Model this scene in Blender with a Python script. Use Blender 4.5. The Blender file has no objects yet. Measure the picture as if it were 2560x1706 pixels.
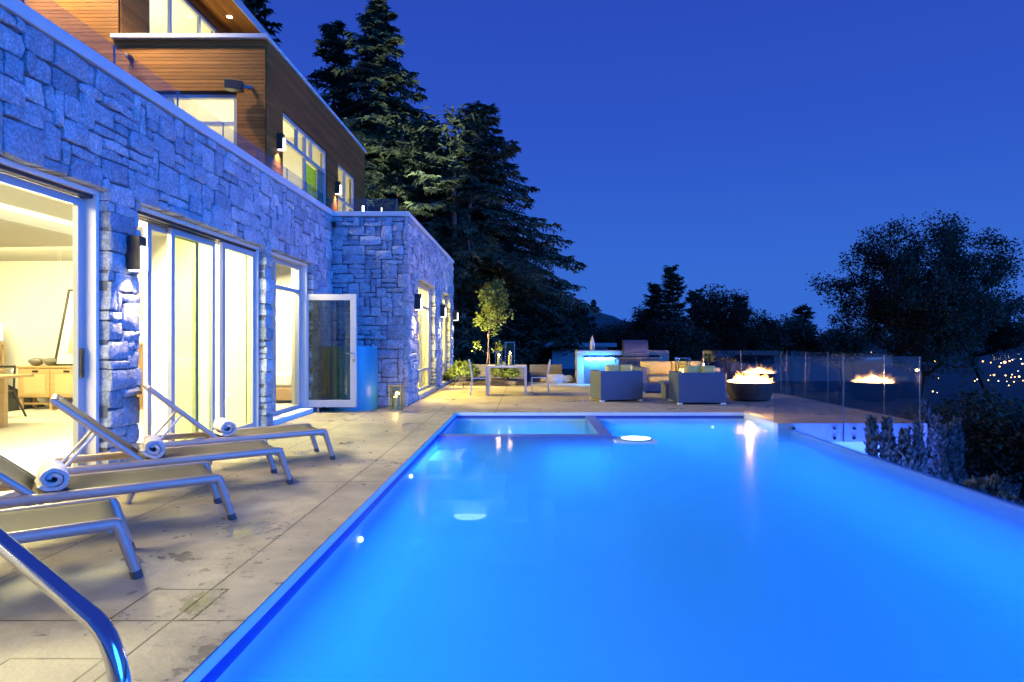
import bpy, bmesh, math, random
from mathutils import Vector, Matrix
R = math.radians
random.seed(7)
scene = bpy.context.scene
COL = scene.collection
H = 1.35            # camera height above the deck
F = 1600.0          # focal length in photo pixels (2560 wide)
VX, VY = 1320.0, 853.0

def W(px, py, D):
    """point of the place seen at photo pixel (px,py) at depth D"""
    return Vector(((px - VX) * D / F, D, H - (py - VY) * D / F))

# ------------------------------------------------------------------ materials
def _nodes(name):
    m = bpy.data.materials.new(name); m.use_nodes = True
    nt = m.node_tree; nt.nodes.clear()
    out = nt.nodes.new('ShaderNodeOutputMaterial')
    return m, nt, out

def N(nt, kind, **kw):
    n = nt.nodes.new(kind)
    for k, v in kw.items(): setattr(n, k, v)
    return n

def math_(nt, op, a, b=None, c=None, clamp=False):
    n = N(nt, 'ShaderNodeMath', operation=op); n.use_clamp = clamp
    for i, v in enumerate((a, b, c)):
        if v is None: continue
        if isinstance(v, (int, float)): n.inputs[i].default_value = v
        else: nt.links.new(v, n.inputs[i])
    return n.outputs[0]

def noise(nt, vec, scale, detail=4, rough=.55):
    n = N(nt, 'ShaderNodeTexNoise'); n.inputs['Scale'].default_value = scale
    n.inputs['Detail'].default_value = detail; n.inputs['Roughness'].default_value = rough
    if vec is not None: nt.links.new(vec, n.inputs['Vector'])
    return n.outputs['Fac']

def pm(name, col, rough=.6, metal=0.0, var=.15, scale=3.0, bump=.0, bscale=40.0, shade=0.0, spec=.5,
       stretch=None, col2=None, rvar=0.0, sheen=0.0, bdist=.01, trans=0.0, pit=0.0):
    m, nt, out = _nodes(name)
    b = N(nt, 'ShaderNodeBsdfPrincipled')
    b.inputs['Roughness'].default_value = rough; b.inputs['Metallic'].default_value = metal
    b.inputs['Specular IOR Level'].default_value = spec
    if sheen: b.inputs['Sheen Weight'].default_value = sheen
    tc = N(nt, 'ShaderNodeTexCoord'); vec = tc.outputs['Object']
    if stretch:
        mp = N(nt, 'ShaderNodeMapping'); mp.inputs['Scale'].default_value = stretch
        nt.links.new(vec, mp.inputs['Vector']); vec = mp.outputs[0]
    f = noise(nt, vec, scale)
    fac = math_(nt, 'MULTIPLY_ADD', math_(nt, 'SUBTRACT', f, .5), var * 4, 1.0)
    if shade:
        at = N(nt, 'ShaderNodeAttribute', attribute_name='shade')
        fac = math_(nt, 'MULTIPLY', fac, math_(nt, 'MULTIPLY_ADD', math_(nt, 'SUBTRACT', at.outputs['Fac'], .5), shade * 2, 1.0))
    if pit:
        pn = math_(nt, 'MULTIPLY_ADD', math_(nt, 'SUBTRACT', noise(nt, vec, 38, 5, .7), .44), 7.0, 0.0, clamp=True)
        fac = math_(nt, 'MULTIPLY', fac, math_(nt, 'MULTIPLY_ADD', pn, pit, 1 - pit))
    if col2:
        mx = N(nt, 'ShaderNodeMix', data_type='RGBA')
        mx.inputs[6].default_value = (*col, 1); mx.inputs[7].default_value = (*col2, 1)
        if shade: nt.links.new(at.outputs['Fac'], mx.inputs[0])
        else: nt.links.new(math_(nt, 'MULTIPLY_ADD', math_(nt, 'SUBTRACT', noise(nt, vec, scale * .6), .5), 3.0, .5, clamp=True), mx.inputs[0])
        base = mx.outputs[2]
    else:
        rgb = N(nt, 'ShaderNodeRGB'); rgb.outputs[0].default_value = (*col, 1); base = rgb.outputs[0]
    vm = N(nt, 'ShaderNodeVectorMath', operation='SCALE')
    nt.links.new(base, vm.inputs[0]); nt.links.new(fac, vm.inputs['Scale'])
    nt.links.new(vm.outputs[0], b.inputs['Base Color'])
    if rvar:
        nt.links.new(math_(nt, 'MULTIPLY_ADD', math_(nt, 'SUBTRACT', noise(nt, vec, scale * 2.3), .5), rvar * 3, rough, clamp=True), b.inputs['Roughness'])
    if bump:
        bn = N(nt, 'ShaderNodeBump'); bn.inputs['Strength'].default_value = bump; bn.inputs['Distance'].default_value = bdist
        nt.links.new(noise(nt, vec, bscale, 9, .66), bn.inputs['Height']); nt.links.new(bn.outputs[0], b.inputs['Normal'])
    if trans:
        tr = N(nt, 'ShaderNodeBsdfTranslucent'); nt.links.new(vm.outputs[0], tr.inputs['Color'])
        ms = N(nt, 'ShaderNodeMixShader'); ms.inputs[0].default_value = trans
        nt.links.new(b.outputs[0], ms.inputs[1]); nt.links.new(tr.outputs[0], ms.inputs[2])
        nt.links.new(ms.outputs[0], out.inputs[0])
    else:
        nt.links.new(b.outputs[0], out.inputs[0])
    return m

def schlick(nt, f0, power=5.0, k=1.0, normal=None):
    g = N(nt, 'ShaderNodeNewGeometry')
    d = N(nt, 'ShaderNodeVectorMath', operation='DOT_PRODUCT')
    nt.links.new(normal if normal is not None else g.outputs['Normal'], d.inputs[0]); nt.links.new(g.outputs['Incoming'], d.inputs[1])
    c = math_(nt, 'ABSOLUTE', d.outputs['Value'])
    p = math_(nt, 'POWER', math_(nt, 'SUBTRACT', 1.0, c), power)
    return math_(nt, 'MULTIPLY_ADD', p, (1 - f0) * k, f0, clamp=True)

def glass(name, tint=(.97, .98, .97), f0=.04, k=.8, rough=0.0):
    m, nt, out = _nodes(name)
    t = N(nt, 'ShaderNodeBsdfTransparent'); t.inputs[0].default_value = (*tint, 1)
    g = N(nt, 'ShaderNodeBsdfAnisotropic'); g.inputs['Roughness'].default_value = rough
    mx = N(nt, 'ShaderNodeMixShader')
    nt.links.new(schlick(nt, f0, 5, k), mx.inputs[0]); nt.links.new(t.outputs[0], mx.inputs[1]); nt.links.new(g.outputs[0], mx.inputs[2])
    nt.links.new(mx.outputs[0], out.inputs[0])
    return m

def em(name, col, strength):
    m, nt, out = _nodes(name)
    e = N(nt, 'ShaderNodeEmission'); e.inputs[0].default_value = (*col, 1); e.inputs[1].default_value = strength
    nt.links.new(e.outputs[0], out.inputs[0])
    return m

def deck_material():
    m, nt, out = _nodes('deck_concrete')
    b = N(nt, 'ShaderNodeBsdfPrincipled'); b.inputs['Specular IOR Level'].default_value = .5
    g = N(nt, 'ShaderNodeNewGeometry'); pos = g.outputs['Position']
    sx = N(nt, 'ShaderNodeSeparateXYZ'); nt.links.new(pos, sx.inputs[0])
    X, Y = sx.outputs[0], sx.outputs[1]
    big = noise(nt, pos, .7, 5, .6); med = noise(nt, pos, 4.0, 6, .65); fine = noise(nt, pos, 60, 4, .6)
    # slab joints: lines along the pool and across
    def line(coord, at, w):
        return math_(nt, 'LESS_THAN', math_(nt, 'ABSOLUTE', math_(nt, 'SUBTRACT', coord, at)), w)
    j = math_(nt, 'MAXIMUM', line(X, -1.72, .006), line(X, -3.0, .005))
    ymod = math_(nt, 'PINGPONG', math_(nt, 'SUBTRACT', Y, 3.09), 3.0)
    j = math_(nt, 'MAXIMUM', j, math_(nt, 'LESS_THAN', math_(nt, 'ABSOLUTE', math_(nt, 'PINGPONG', math_(nt, 'SUBTRACT', Y, 3.09), 1.53)), .006))
    # back terrace joints along the depth
    back = math_(nt, 'GREATER_THAN', Y, 12.15)
    xm = math_(nt, 'LESS_THAN', math_(nt, 'PINGPONG', math_(nt, 'ADD', X, .62), 1.55), .007)
    j = math_(nt, 'MAXIMUM', j, math_(nt, 'MULTIPLY', back, xm))
    # skimmer lids set in the coping strip
    def ring(x0, x1, y0, y1, w):
        ins = lambda e: math_(nt, 'MULTIPLY', math_(nt, 'LESS_THAN', math_(nt, 'ABSOLUTE', math_(nt, 'SUBTRACT', X, (x0+x1)/2)), (x1-x0)/2 + e),
                              math_(nt, 'LESS_THAN', math_(nt, 'ABSOLUTE', math_(nt, 'SUBTRACT', Y, (y0+y1)/2)), (y1-y0)/2 + e))
        return math_(nt, 'SUBTRACT', ins(w), ins(-w))
    j = math_(nt, 'MAXIMUM', j, ring(-2.03, -1.63, 3.09, 3.48, .007))
    j = math_(nt, 'MAXIMUM', j, ring(-2.2, -1.8, 2.3, 2.72, .006))
    # wet footprints and puddles
    p1 = noise(nt, pos, 3.1, 3, .55); p2 = noise(nt, pos, 17, 3, .6); p3 = noise(nt, pos, .8, 2, .5)
    mp = N(nt, 'ShaderNodeMapping'); mp.inputs['Scale'].default_value = (1.0, .9, 1); mp.inputs['Location'].default_value = (3.3, 8.1, 0)
    nt.links.new(pos, mp.inputs[0]); p4 = noise(nt, mp.outputs[0], 7.0, 2, .5)
    p5 = math_(nt, 'MULTIPLY', math_(nt, 'SUBTRACT', noise(nt, pos, 48, 3, .6), .5), .11)
    s = math_(nt, 'ADD', math_(nt, 'MULTIPLY_ADD', p1, .55, p5), math_(nt, 'ADD', math_(nt, 'MULTIPLY', p2, .25), math_(nt, 'MULTIPLY', p3, .75)))
    puddle = math_(nt, 'MULTIPLY_ADD', math_(nt, 'SUBTRACT', s, .852), 10.0, 0.0, clamp=True)
    s2 = math_(nt, 'ADD', math_(nt, 'MULTIPLY', p4, .8), math_(nt, 'ADD', math_(nt, 'MULTIPLY', p2, .3), math_(nt, 'MULTIPLY', p3, .25)))
    drops = math_(nt, 'MULTIPLY_ADD', math_(nt, 'SUBTRACT', s2, .777), 10.0, 0.0, clamp=True)
    side = math_(nt, 'LESS_THAN', Y, 15.0)
    wet = math_(nt, 'MULTIPLY', math_(nt, 'MAXIMUM', puddle, drops), side)
    c1 = N(nt, 'ShaderNodeMix', data_type='RGBA'); c1.inputs[6].default_value = (.25, .212, .142, 1); c1.inputs[7].default_value = (.49, .42, .285, 1)
    nt.links.new(math_(nt, 'MULTIPLY_ADD', math_(nt, 'SUBTRACT', math_(nt, 'ADD', math_(nt, 'MULTIPLY', big, .55), math_(nt, 'MULTIPLY', med, .45)), .5), 4.2, .5, clamp=True), c1.inputs[0])
    k = math_(nt, 'MULTIPLY', math_(nt, 'MULTIPLY_ADD', j, -.8, 1.0), math_(nt, 'MULTIPLY_ADD', wet, -.36, 1.0))
    k = math_(nt, 'MULTIPLY', k, math_(nt, 'MULTIPLY_ADD', math_(nt, 'SUBTRACT', fine, .5), .35, 1.0))
    vm = N(nt, 'ShaderNodeVectorMath', operation='SCALE'); nt.links.new(c1.outputs[2], vm.inputs[0]); nt.links.new(k, vm.inputs['Scale'])
    nt.links.new(vm.outputs[0], b.inputs['Base Color'])
    r = math_(nt, 'MULTIPLY_ADD', wet, -.46, math_(nt, 'MULTIPLY_ADD', math_(nt, 'SUBTRACT', med, .5), .5, .55), clamp=True)
    nt.links.new(r, b.inputs['Roughness'])
    bn = N(nt, 'ShaderNodeBump'); bn.inputs['Strength'].default_value = .35; bn.inputs['Distance'].default_value = .006
    h = math_(nt, 'ADD', math_(nt, 'MULTIPLY', p2, .8), math_(nt, 'ADD', math_(nt, 'MULTIPLY', math_(nt, 'ADD', fine, p5), .6), math_(nt, 'MULTIPLY', j, -2.0)))
    nt.links.new(math_(nt, 'MULTIPLY_ADD', wet, -.30, .35), bn.inputs['Strength'])
    nt.links.new(h, bn.inputs['Height']); nt.links.new(bn.outputs[0], b.inputs['Normal'])
    nt.links.new(b.outputs[0], out.inputs[0])
    return m

def water_material():
    m, nt, out = _nodes('pool_water')
    t = N(nt, 'ShaderNodeBsdfTransparent'); t.inputs[0].default_value = (.96, .98, 1, 1)
    g = N(nt, 'ShaderNodeBsdfAnisotropic'); g.inputs['Roughness'].default_value = .10
    geo = N(nt, 'ShaderNodeNewGeometry')
    mp = N(nt, 'ShaderNodeMapping'); mp.inputs['Scale'].default_value = (5.0, 1.0, 1); nt.links.new(geo.outputs['Position'], mp.inputs[0])
    bn = N(nt, 'ShaderNodeBump'); bn.inputs['Strength'].default_value = .16; bn.inputs['Distance'].default_value = .012
    nt.links.new(noise(nt, mp.outputs[0], 2.2, 3, .5), bn.inputs['Height']); nt.links.new(bn.outputs[0], g.inputs['Normal'])
    mx = N(nt, 'ShaderNodeMixShader')
    nt.links.new(schlick(nt, .02, 5, .32), mx.inputs[0]); nt.links.new(t.outputs[0], mx.inputs[1]); nt.links.new(g.outputs[0], mx.inputs[2])
    nt.links.new(mx.outputs[0], out.inputs[0])
    v = N(nt, 'ShaderNodeVolumeScatter'); v.inputs['Color'].default_value = (.10, .60, 1, 1); v.inputs['Density'].default_value = .9; v.inputs['Anisotropy'].default_value = .2
    ab = N(nt, 'ShaderNodeVolumeAbsorption'); ab.inputs['Color'].default_value = (.08, .72, 1, 1); ab.inputs['Density'].default_value = .8
    ad = N(nt, 'ShaderNodeAddShader'); nt.links.new(v.outputs[0], ad.inputs[0]); nt.links.new(ab.outputs[0], ad.inputs[1])
    nt.links.new(ad.outputs[0], out.inputs['Volume'])
    return m

M = {}
M['stone'] = pm('fieldstone', (.375, .44, .52), .85, var=.24, scale=9, bump=1.0, bscale=11, shade=.30, col2=(.46, .475, .48), bdist=.04, pit=.38)
M['mortar'] = pm('mortar', (.13, .125, .12), .95, bump=.4)
M['coping'] = pm('coping_concrete', (.52, .52, .5), .7, var=.05, bump=.1)
M['wood'] = pm('cedar_boards', (.215, .086, .018), .65, spec=.15, var=.2, scale=2.2, stretch=(.7, .7, 14), shade=.32, bump=.08, bscale=30)
M['wood_back'] = pm('cladding_gap', (.05, .025, .012), .9)
M['cream'] = pm('interior_plaster', (.76, .74, .68), .8, var=.02)
M['floor_in'] = pm('interior_floor', (.72, .68, .58), .35, var=.04, scale=1.5)
M['frame'] = pm('painted_frame', (.34, .35, .36), .35, var=.03, scale=5)
M['frame_white'] = pm('white_frame', (.60, .58, .52), .4, var=.03)
M['track'] = pm('dark_track', (.05, .05, .05), .4, metal=.6)
M['pane'] = glass('window_glass', (.94, .96, .83), .03, .16)
M['pane_tint'] = glass('tinted_glass', (.84, .90, .68), .03, .16)
M['pane_amber'] = glass('amber_glass', (.84, .80, .42), .03, .14)
M['pane_green'] = glass('green_glass', (.50, .74, .34), .05, .6)
M['door_pane'] = glass('door_glass', (.62, .68, .62), .10, .7)
M['guard'] = glass('guard_glass', (.90, .91, .93), .085, .8)
M['guard_edge'] = pm('polished_glass_edge', (.62, .62, .6), .12, metal=.9, var=.02)
M['deck'] = deck_material()
M['water'] = water_material()
M['shell'] = pm('pool_plaster', (.74, .78, .80), .8, var=.03, scale=1.0)
M['linereflect'] = pm('waterline_tile', (.03, .05, .36), .3, var=.1, scale=20)  # dark reflection along the water put into colour
M['edgetile'] = pm('blue_edge_tile', (.12, .27, .66), .5, var=.1, scale=12)
M['rimtile'] = pm('pale_rim_tile', (.70, .76, .82), .4, var=.05, scale=9)
M['pooltile'] = pm('dark_pool_tile', (.10, .16, .42), .35, var=.1, scale=14)
M['steel_panel'] = pm('brushed_steel', (.22, .22, .24), .34, metal=.85, var=.04, scale=12)
M['alu'] = pm('powder_coated_aluminium', (.36, .29, .245), .45, metal=.3, var=.04, scale=12)
M['alu_white'] = pm('pale_aluminium', (.62, .61, .60), .4, metal=.3, var=.04)
M['sling'] = pm('sling_fabric', (.060, .052, .036), .85, var=.08, scale=6, bump=.25, bscale=420, bdist=.002)
M['cap'] = pm('rubber_cap', (.05, .05, .055), .6)
M['towel'] = pm('towel_cotton', (.40, .375, .36), .95, var=.10, scale=14, bump=.7, bscale=160, bdist=.004, sheen=.3)
M['steel'] = pm('polished_steel', (.66, .67, .70), .12, metal=1.0, var=.02)
M['dark_metal'] = pm('bronze_metal', (.045, .04, .038), .45, metal=.4)
M['lens'] = em('lamp_lens', (1.0, .93, .82), 6.0)
M['downlight'] = em('downlight', (1.0, .9, .68), 10.0)
M['cove'] = em('cove_light', (1.0, .93, .74), 3.0)
M['shade'] = em('lit_lampshade', (1.0, .9, .66), 2.6)
M['oak'] = pm('light_oak', (.52, .34, .15), .5, var=.12, scale=3, stretch=(1, 1, 8))
M['cane'] = pm('cane_weave', (.60, .44, .21), .7, var=.12, scale=60)
M['wicker'] = pm('dark_wicker', (.055, .085, .165), .6, var=.2, scale=40, bump=.6, bscale=130, bdist=.004)
M['cushion'] = pm('yellow_cushion', (.60, .49, .15), .9, var=.08, scale=9, bump=.3, bscale=40)
M['concrete'] = pm('pale_concrete', (.25, .22, .185), .8, var=.07, scale=3, bump=.15)
M['shed'] = pm('weathered_render', (.20, .22, .23), .9, var=.15, scale=1)
M['stucco'] = pm('white_stucco', (.70, .70, .68), .85, var=.05, scale=2, bump=.15)
M['candle'] = pm('candle_wax', (.8, .74, .6), .5, var=.02, trans=.3)
def flame(name, col, strength):
    m, nt, out = _nodes(name)
    e = N(nt, 'ShaderNodeEmission'); e.inputs[0].default_value = (*col, 1); e.inputs[1].default_value = strength
    t = N(nt, 'ShaderNodeBsdfTransparent'); a = N(nt, 'ShaderNodeAddShader')
    nt.links.new(e.outputs[0], a.inputs[0]); nt.links.new(t.outputs[0], a.inputs[1]); nt.links.new(a.outputs[0], out.inputs[0])
    return m
M['candle_flame'] = flame('candle_flame', (1.0, .66, .25), 7.0)
M['flame'] = flame('gas_flame', (1.0, .42, .10), 1.3)
M['flame_core'] = flame('gas_flame_core', (1.0, .62, .24), 3.5)
M['foliage'] = pm('conifer_foliage', (.055, .078, .038), .8, var=.25, scale=.9, shade=.6, trans=.25)
M['leaf'] = pm('broad_leaf', (.06, .075, .04), .7, var=.2, scale=1.2, shade=.5, trans=.3)
M['leaf_fresh'] = pm('fresh_leaf', (.20, .25, .05), .6, var=.2, scale=3, shade=.4, trans=.35)
M['shrub'] = pm('silver_shrub_leaf', (.085, .10, .08), .8, var=.2, scale=3, shade=.4, trans=.2)
M['bark'] = pm('conifer_bark', (.15, .095, .065), .9, var=.25, scale=5, bump=.5, stretch=(4, 4, 1))
M['bark_dark'] = pm('dark_bark', (.06, .05, .042), .9, var=.25, scale=5)
M['soil'] = pm('mulch', (.045, .03, .022), .95, var=.3, scale=14, bump=.8, bscale=30)
M['ground'] = pm('dark_grass', (.012, .016, .011), .95, var=.3, scale=.35, bump=.4, bscale=4)
M['hill'] = pm('wooded_hill', (.035, .042, .042), .95, var=.3, scale=.02)
M['bluetub'] = pm('blue_painted_drum', (.03, .25, .34), .4, var=.05, scale=1.2)
M['white'] = pm('white_paint', (.8, .8, .78), .5, var=.02)
M['paper'] = pm('picture_mount', (.80, .77, .68), .7, var=.02)
M['art'] = pm('abstract_print', (.16, .30, .28), .6, var=.2, scale=3, col2=(.38, .40, .30))
M['art_sand'] = pm('abstract_sand', (.42, .33, .22), .6, var=.2, scale=9)
M['street'] = em('sodium_lamp', (1.0, .55, .17), 7.0)
M['street_far'] = em('far_town_lamp', (1.0, .74, .40), 5.0)
M['street_white'] = em('white_lamp', (1.0, .9, .75), 6.0)
M['poolglow'] = em('pool_lamp_glare', (.55, .78, 1.0), 5.0)  # glow for the spa lamp, the glare discs and the inlets
M['gravel'] = pm('roof_gravel', (.32, .31, .30), .9, var=.2, scale=20)
M['rock'] = pm('garden_rock', (.34, .29, .24), .9, var=.2, scale=3, bump=.5, bscale=9)
M['bowl'] = pm('dark_fire_bowl', (.07, .055, .05), .6, var=.1, bump=.2)
M['ceramic'] = pm('grey_ceramic', (.18, .17, .14), .35, var=.1)
M['bedding'] = pm('white_bedding', (.78, .75, .70), .9, var=.03, bump=.3, bscale=8)
M['rug'] = pm('brown_fabric', (.26, .17, .11), .9, var=.1)

# ------------------------------------------------------------------ mesh builder
class MB:
    def __init__(s): s.v = []; s.f = []; s.sh = []; s.mi = []; s.cur = .5; s.m = 0
    def add(s, vs, fs, sh=None):
        o = len(s.v); s.v += [tuple(p) for p in vs]
        for f in fs:
            s.f.append([i + o for i in f]); s.sh.append(s.cur if sh is None else sh); s.mi.append(s.m)
    def box(s, x0, x1, y0, y1, z0, z1, sh=None):
        v = [(x, y, z) for z in (z0, z1) for y in (y0, y1) for x in (x0, x1)]
        s.add(v, [(0, 2, 3, 1), (4, 5, 7, 6), (0, 1, 5, 4), (2, 6, 7, 3), (0, 4, 6, 2), (1, 3, 7, 5)], sh)
    def obox(s, a, b, w, h, up=(0, 0, 1), sh=None):
        """bar from a to b, w wide, h high"""
        a, b = Vector(a), Vector(b); d = (b - a).normalized(); up = Vector(up)
        if abs(d.dot(up)) > .98: up = Vector((0, 1, 0))
        r = d.cross(up).normalized(); u = r.cross(d)
        v = []
        for p in (a, b):
            for i, j in ((-1, -1), (1, -1), (1, 1), (-1, 1)): v.append(p + r * (i * w / 2) + u * (j * h / 2))
        s.add(v, [(0, 1, 2, 3), (7, 6, 5, 4), (0, 4, 5, 1), (1, 5, 6, 2), (2, 6, 7, 3), (3, 7, 4, 0)], sh)
    def tube(s, pts, rad, n=8, cap=True, sh=None, flat=1.0):
        pts = [Vector(p) for p in pts]
        if not hasattr(rad, '__len__'): rad = [rad] * len(pts)
        rings = []; prev = None
        for i, p in enumerate(pts):
            d = (pts[min(i + 1, len(pts) - 1)] - pts[max(i - 1, 0)]).normalized()
            if prev is None:
                r = d.cross(Vector((0, 0, 1)) if abs(d.z) < .95 else Vector((1, 0, 0))).normalized()
            else:
                r = (prev - d * prev.dot(d)).normalized()
            prev = r; u = r.cross(d)
            rings.append([p + r * (math.cos(t) * rad[i]) + u * (math.sin(t) * rad[i] * flat) for t in [2 * math.pi * k / n for k in range(n)]])
        vs = [q for rg in rings for q in rg]; fs = []
        for i in range(len(pts) - 1):
            for k in range(n):
                fs.append((i * n + k, i * n + (k + 1) % n, (i + 1) * n + (k + 1) % n, (i + 1) * n + k))
        if cap: fs += [tuple(range(n))[::-1], tuple(range((len(pts) - 1) * n, len(pts) * n))]
        s.add(vs, fs, sh)
    def lathe(s, prof, c=(0, 0, 0), n=24, sh=None, sx=1, sy=1):
        c = Vector(c); vs = []; fs = []
        for r, z in prof:
            for k in range(n):
                t = 2 * math.pi * k / n; vs.append(c + Vector((math.cos(t) * r * sx, math.sin(t) * r * sy, z)))
        for i in range(len(prof) - 1):
            for k in range(n): fs.append((i * n + k, i * n + (k + 1) % n, (i + 1) * n + (k + 1) % n, (i + 1) * n + k))
        if prof[0][0] > 1e-4: fs.append(tuple(range(n))[::-1])
        if prof[-1][0] > 1e-4: fs.append(tuple(range((len(prof) - 1) * n, len(prof) * n)))
        s.add(vs, fs, sh)
    def grid(s, fn, nu, nv, sh=None):
        vs = [fn(i / nu, j / nv) for j in range(nv + 1) for i in range(nu + 1)]
        fs = [(j * (nu + 1) + i, j * (nu + 1) + i + 1, (j + 1) * (nu + 1) + i + 1, (j + 1) * (nu + 1) + i) for j in range(nv) for i in range(nu)]
        s.add(vs, fs, sh)
    def build(s, name, mat, parent=None, smooth=None, bevel=0, recalc=True, subsurf=0, segs=2):
        me = bpy.data.meshes.new(name)
        me.from_pydata(s.v, [], s.f)
        for m_ in (mat if isinstance(mat, (list, tuple)) else [mat]): me.materials.append(m_)
        a = me.attributes.new('shade', 'FLOAT', 'FACE'); a.data.foreach_set('value', s.sh)
        me.polygons.foreach_set('material_index', s.mi)
        if recalc:
            bm = bmesh.new(); bm.from_mesh(me); bmesh.ops.recalc_face_normals(bm, faces=bm.faces); bm.to_mesh(me); bm.free()
        if smooth is not None:
            me.shade_smooth()
            if smooth < 180: me.set_sharp_from_angle(angle=R(smooth))
        me.update()
        o = bpy.data.objects.new(name, me); COL.objects.link(o)
        if parent is not None:
            o.parent = parent; o.matrix_parent_inverse = parent_inv(parent)
        if bevel:
            b = o.modifiers.new('edge', 'BEVEL'); b.width = bevel; b.segments = segs; b.limit_method = 'ANGLE'; b.angle_limit = R(50)
            b.harden_normals = False
        if subsurf:
            b = o.modifiers.new('round', 'SUBSURF'); b.levels = subsurf; b.render_levels = subsurf
        return o

def parent_inv(o):
    """parts are modelled where they stand: undo the place of the thing they belong to (parts themselves sit at the origin)"""
    if o.type != 'EMPTY' or o.get('_local'): return Matrix()
    return Matrix.Translation(-Vector(o.location))

def tag(o, label, cat, group=None):
    o['label'] = label; o['category'] = cat
    if group: o['group'] = group
    return o
def thing(name, label, cat, loc=(0, 0, 0), group=None, local=False, rz=0):
    o = bpy.data.objects.new(name, None); COL.objects.link(o); o.location = loc; o.rotation_euler = (0, 0, rz)
    o.empty_display_size = .1
    if local: o['_local'] = 1
    return tag(o, label, cat, group)
def struct(name, mb, mat, kind='structure', **kw):
    o = mb.build(name, mat, **kw); o['kind'] = kind; return o
def dup(root, label=None, loc=None, rz=None, scale=None):
    def rec(o, par):
        c = o.copy(); COL.objects.link(c)
        if par is not None: c.parent = par
        for ch in o.children: rec(ch, c)
        return c
    c = rec(root, None)
    if label: c['label'] = label
    if loc is not None: c.location = loc
    if rz is not None: c.rotation_euler = (0, 0, rz)
    if scale is not None: c.scale = scale
    return c
def lamp(kind, name, loc, energy, col, parent=None, target=None, size=.1, size_y=None, angle=60, blend=.5, spread=None):
    l = bpy.data.lights.new(name, kind); l.energy = energy; l.color = col
    if kind == 'AREA':
        l.size = size
        if size_y: l.shape = 'RECTANGLE'; l.size_y = size_y
    else: l.shadow_soft_size = size
    if spread: l.spread = R(spread)
    if kind == 'SPOT': l.spot_size = R(angle); l.spot_blend = blend
    o = bpy.data.objects.new(name, l); COL.objects.link(o); o.location = loc
    if target is not None:
        d = Vector(target) - Vector(loc); o.rotation_euler = d.to_track_quat('-Z', 'Y').to_euler()
    if parent is not None:
        o.parent = parent; o.matrix_parent_inverse = parent_inv(parent)
    return o
WARM = (1.0, .845, .56); WARM2 = (1.0, .84, .56); BLUE = (.035, .20, 1.0)

# ------------------------------------------------------------------ camera, world, light
cam = bpy.data.cameras.new('camera'); co = bpy.data.objects.new('camera', cam); COL.objects.link(co)
co.location = (0, 0, H); co.rotation_euler = (R(90), 0, 0)
cam.sensor_width = 36; cam.lens = F / 2560 * 36; cam.shift_x = -(VX - 1280) / 2560; cam.clip_start = .05; cam.clip_end = 20000
scene.camera = co
wd = bpy.data.worlds.new('World'); scene.world = wd; wd.use_nodes = True
nt = wd.node_tree; nt.nodes.clear()
wo = N(nt, 'ShaderNodeOutputWorld'); bg = N(nt, 'ShaderNodeBackground')
sky = N(nt, 'ShaderNodeTexSky', sky_type='NISHITA'); sky.sun_disc = False; sky.sun_elevation = R(1); sky.sun_rotation = R(100)
tc = N(nt, 'ShaderNodeTexCoord'); sp = N(nt, 'ShaderNodeSeparateXYZ'); nt.links.new(tc.outputs['Generated'], sp.inputs[0])
rp = N(nt, 'ShaderNodeValToRGB'); nt.links.new(sp.outputs[2], rp.inputs[0])
el = rp.color_ramp.elements
el[0].position = 0.0; el[0].color = (.038, .158, .71, 1)
el[1].position = .60; el[1].color = (.021, .056, .46, 1)
e_ = el.new(.10); e_.color = (.038, .153, .69, 1)
e_ = el.new(.28); e_.color = (.029, .100, .61, 1)
mxs = N(nt, 'ShaderNodeMix', data_type='RGBA'); mxs.inputs[0].default_value = .06
nt.links.new(rp.outputs[0], mxs.inputs[6])
sc_ = N(nt, 'ShaderNodeVectorMath', operation='MULTIPLY'); sc_.inputs[1].default_value = (.02, .04, .16)
nt.links.new(sky.outputs[0], sc_.inputs[0]); nt.links.new(sc_.outputs[0], mxs.inputs[7])
nt.links.new(mxs.outputs[2], bg.inputs[0]); bg.inputs[1].default_value = 1.0
nt.links.new(bg.outputs[0], wo.inputs[0])
sun = bpy.data.lights.new('dusk_glow', 'SUN'); sun.energy = 5.0; sun.angle = R(34); sun.color = (.012, .19, 1.0)
so = bpy.data.objects.new('dusk_glow', sun); COL.objects.link(so)
so.rotation_euler = Vector((-1.0, .58, -.27)).to_track_quat('-Z', 'Y').to_euler()
scene.view_settings.view_transform = 'Standard'; scene.view_settings.look = 'None'
scene.view_settings.exposure = 0; scene.view_settings.gamma = 1
scene.cycles.volume_bounces = 1; scene.cycles.max_bounces = 10; scene.cycles.diffuse_bounces = 4; scene.cycles.glossy_bounces = 4
scene.cycles.transparent_max_bounces = 24; scene.cycles.sample_clamp_indirect = 4.0
scene.cycles.caustics_reflective = False; scene.cycles.caustics_refractive = False
scene.cycles.use_denoising = True
# ================================================================== THE HOUSE
house = thing('house', 'three storey house of stone and cedar boards with glowing windows along the pool', 'house', (-8, 10, 0))

def lines(breaks, step):
    out = []
    for a, b in zip(breaks[:-1], breaks[1:]):
        n = max(1, round((b - a) / step))
        out += [a + (b - a) * i / n for i in range(n)]
    return out + [breaks[-1]]

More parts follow.
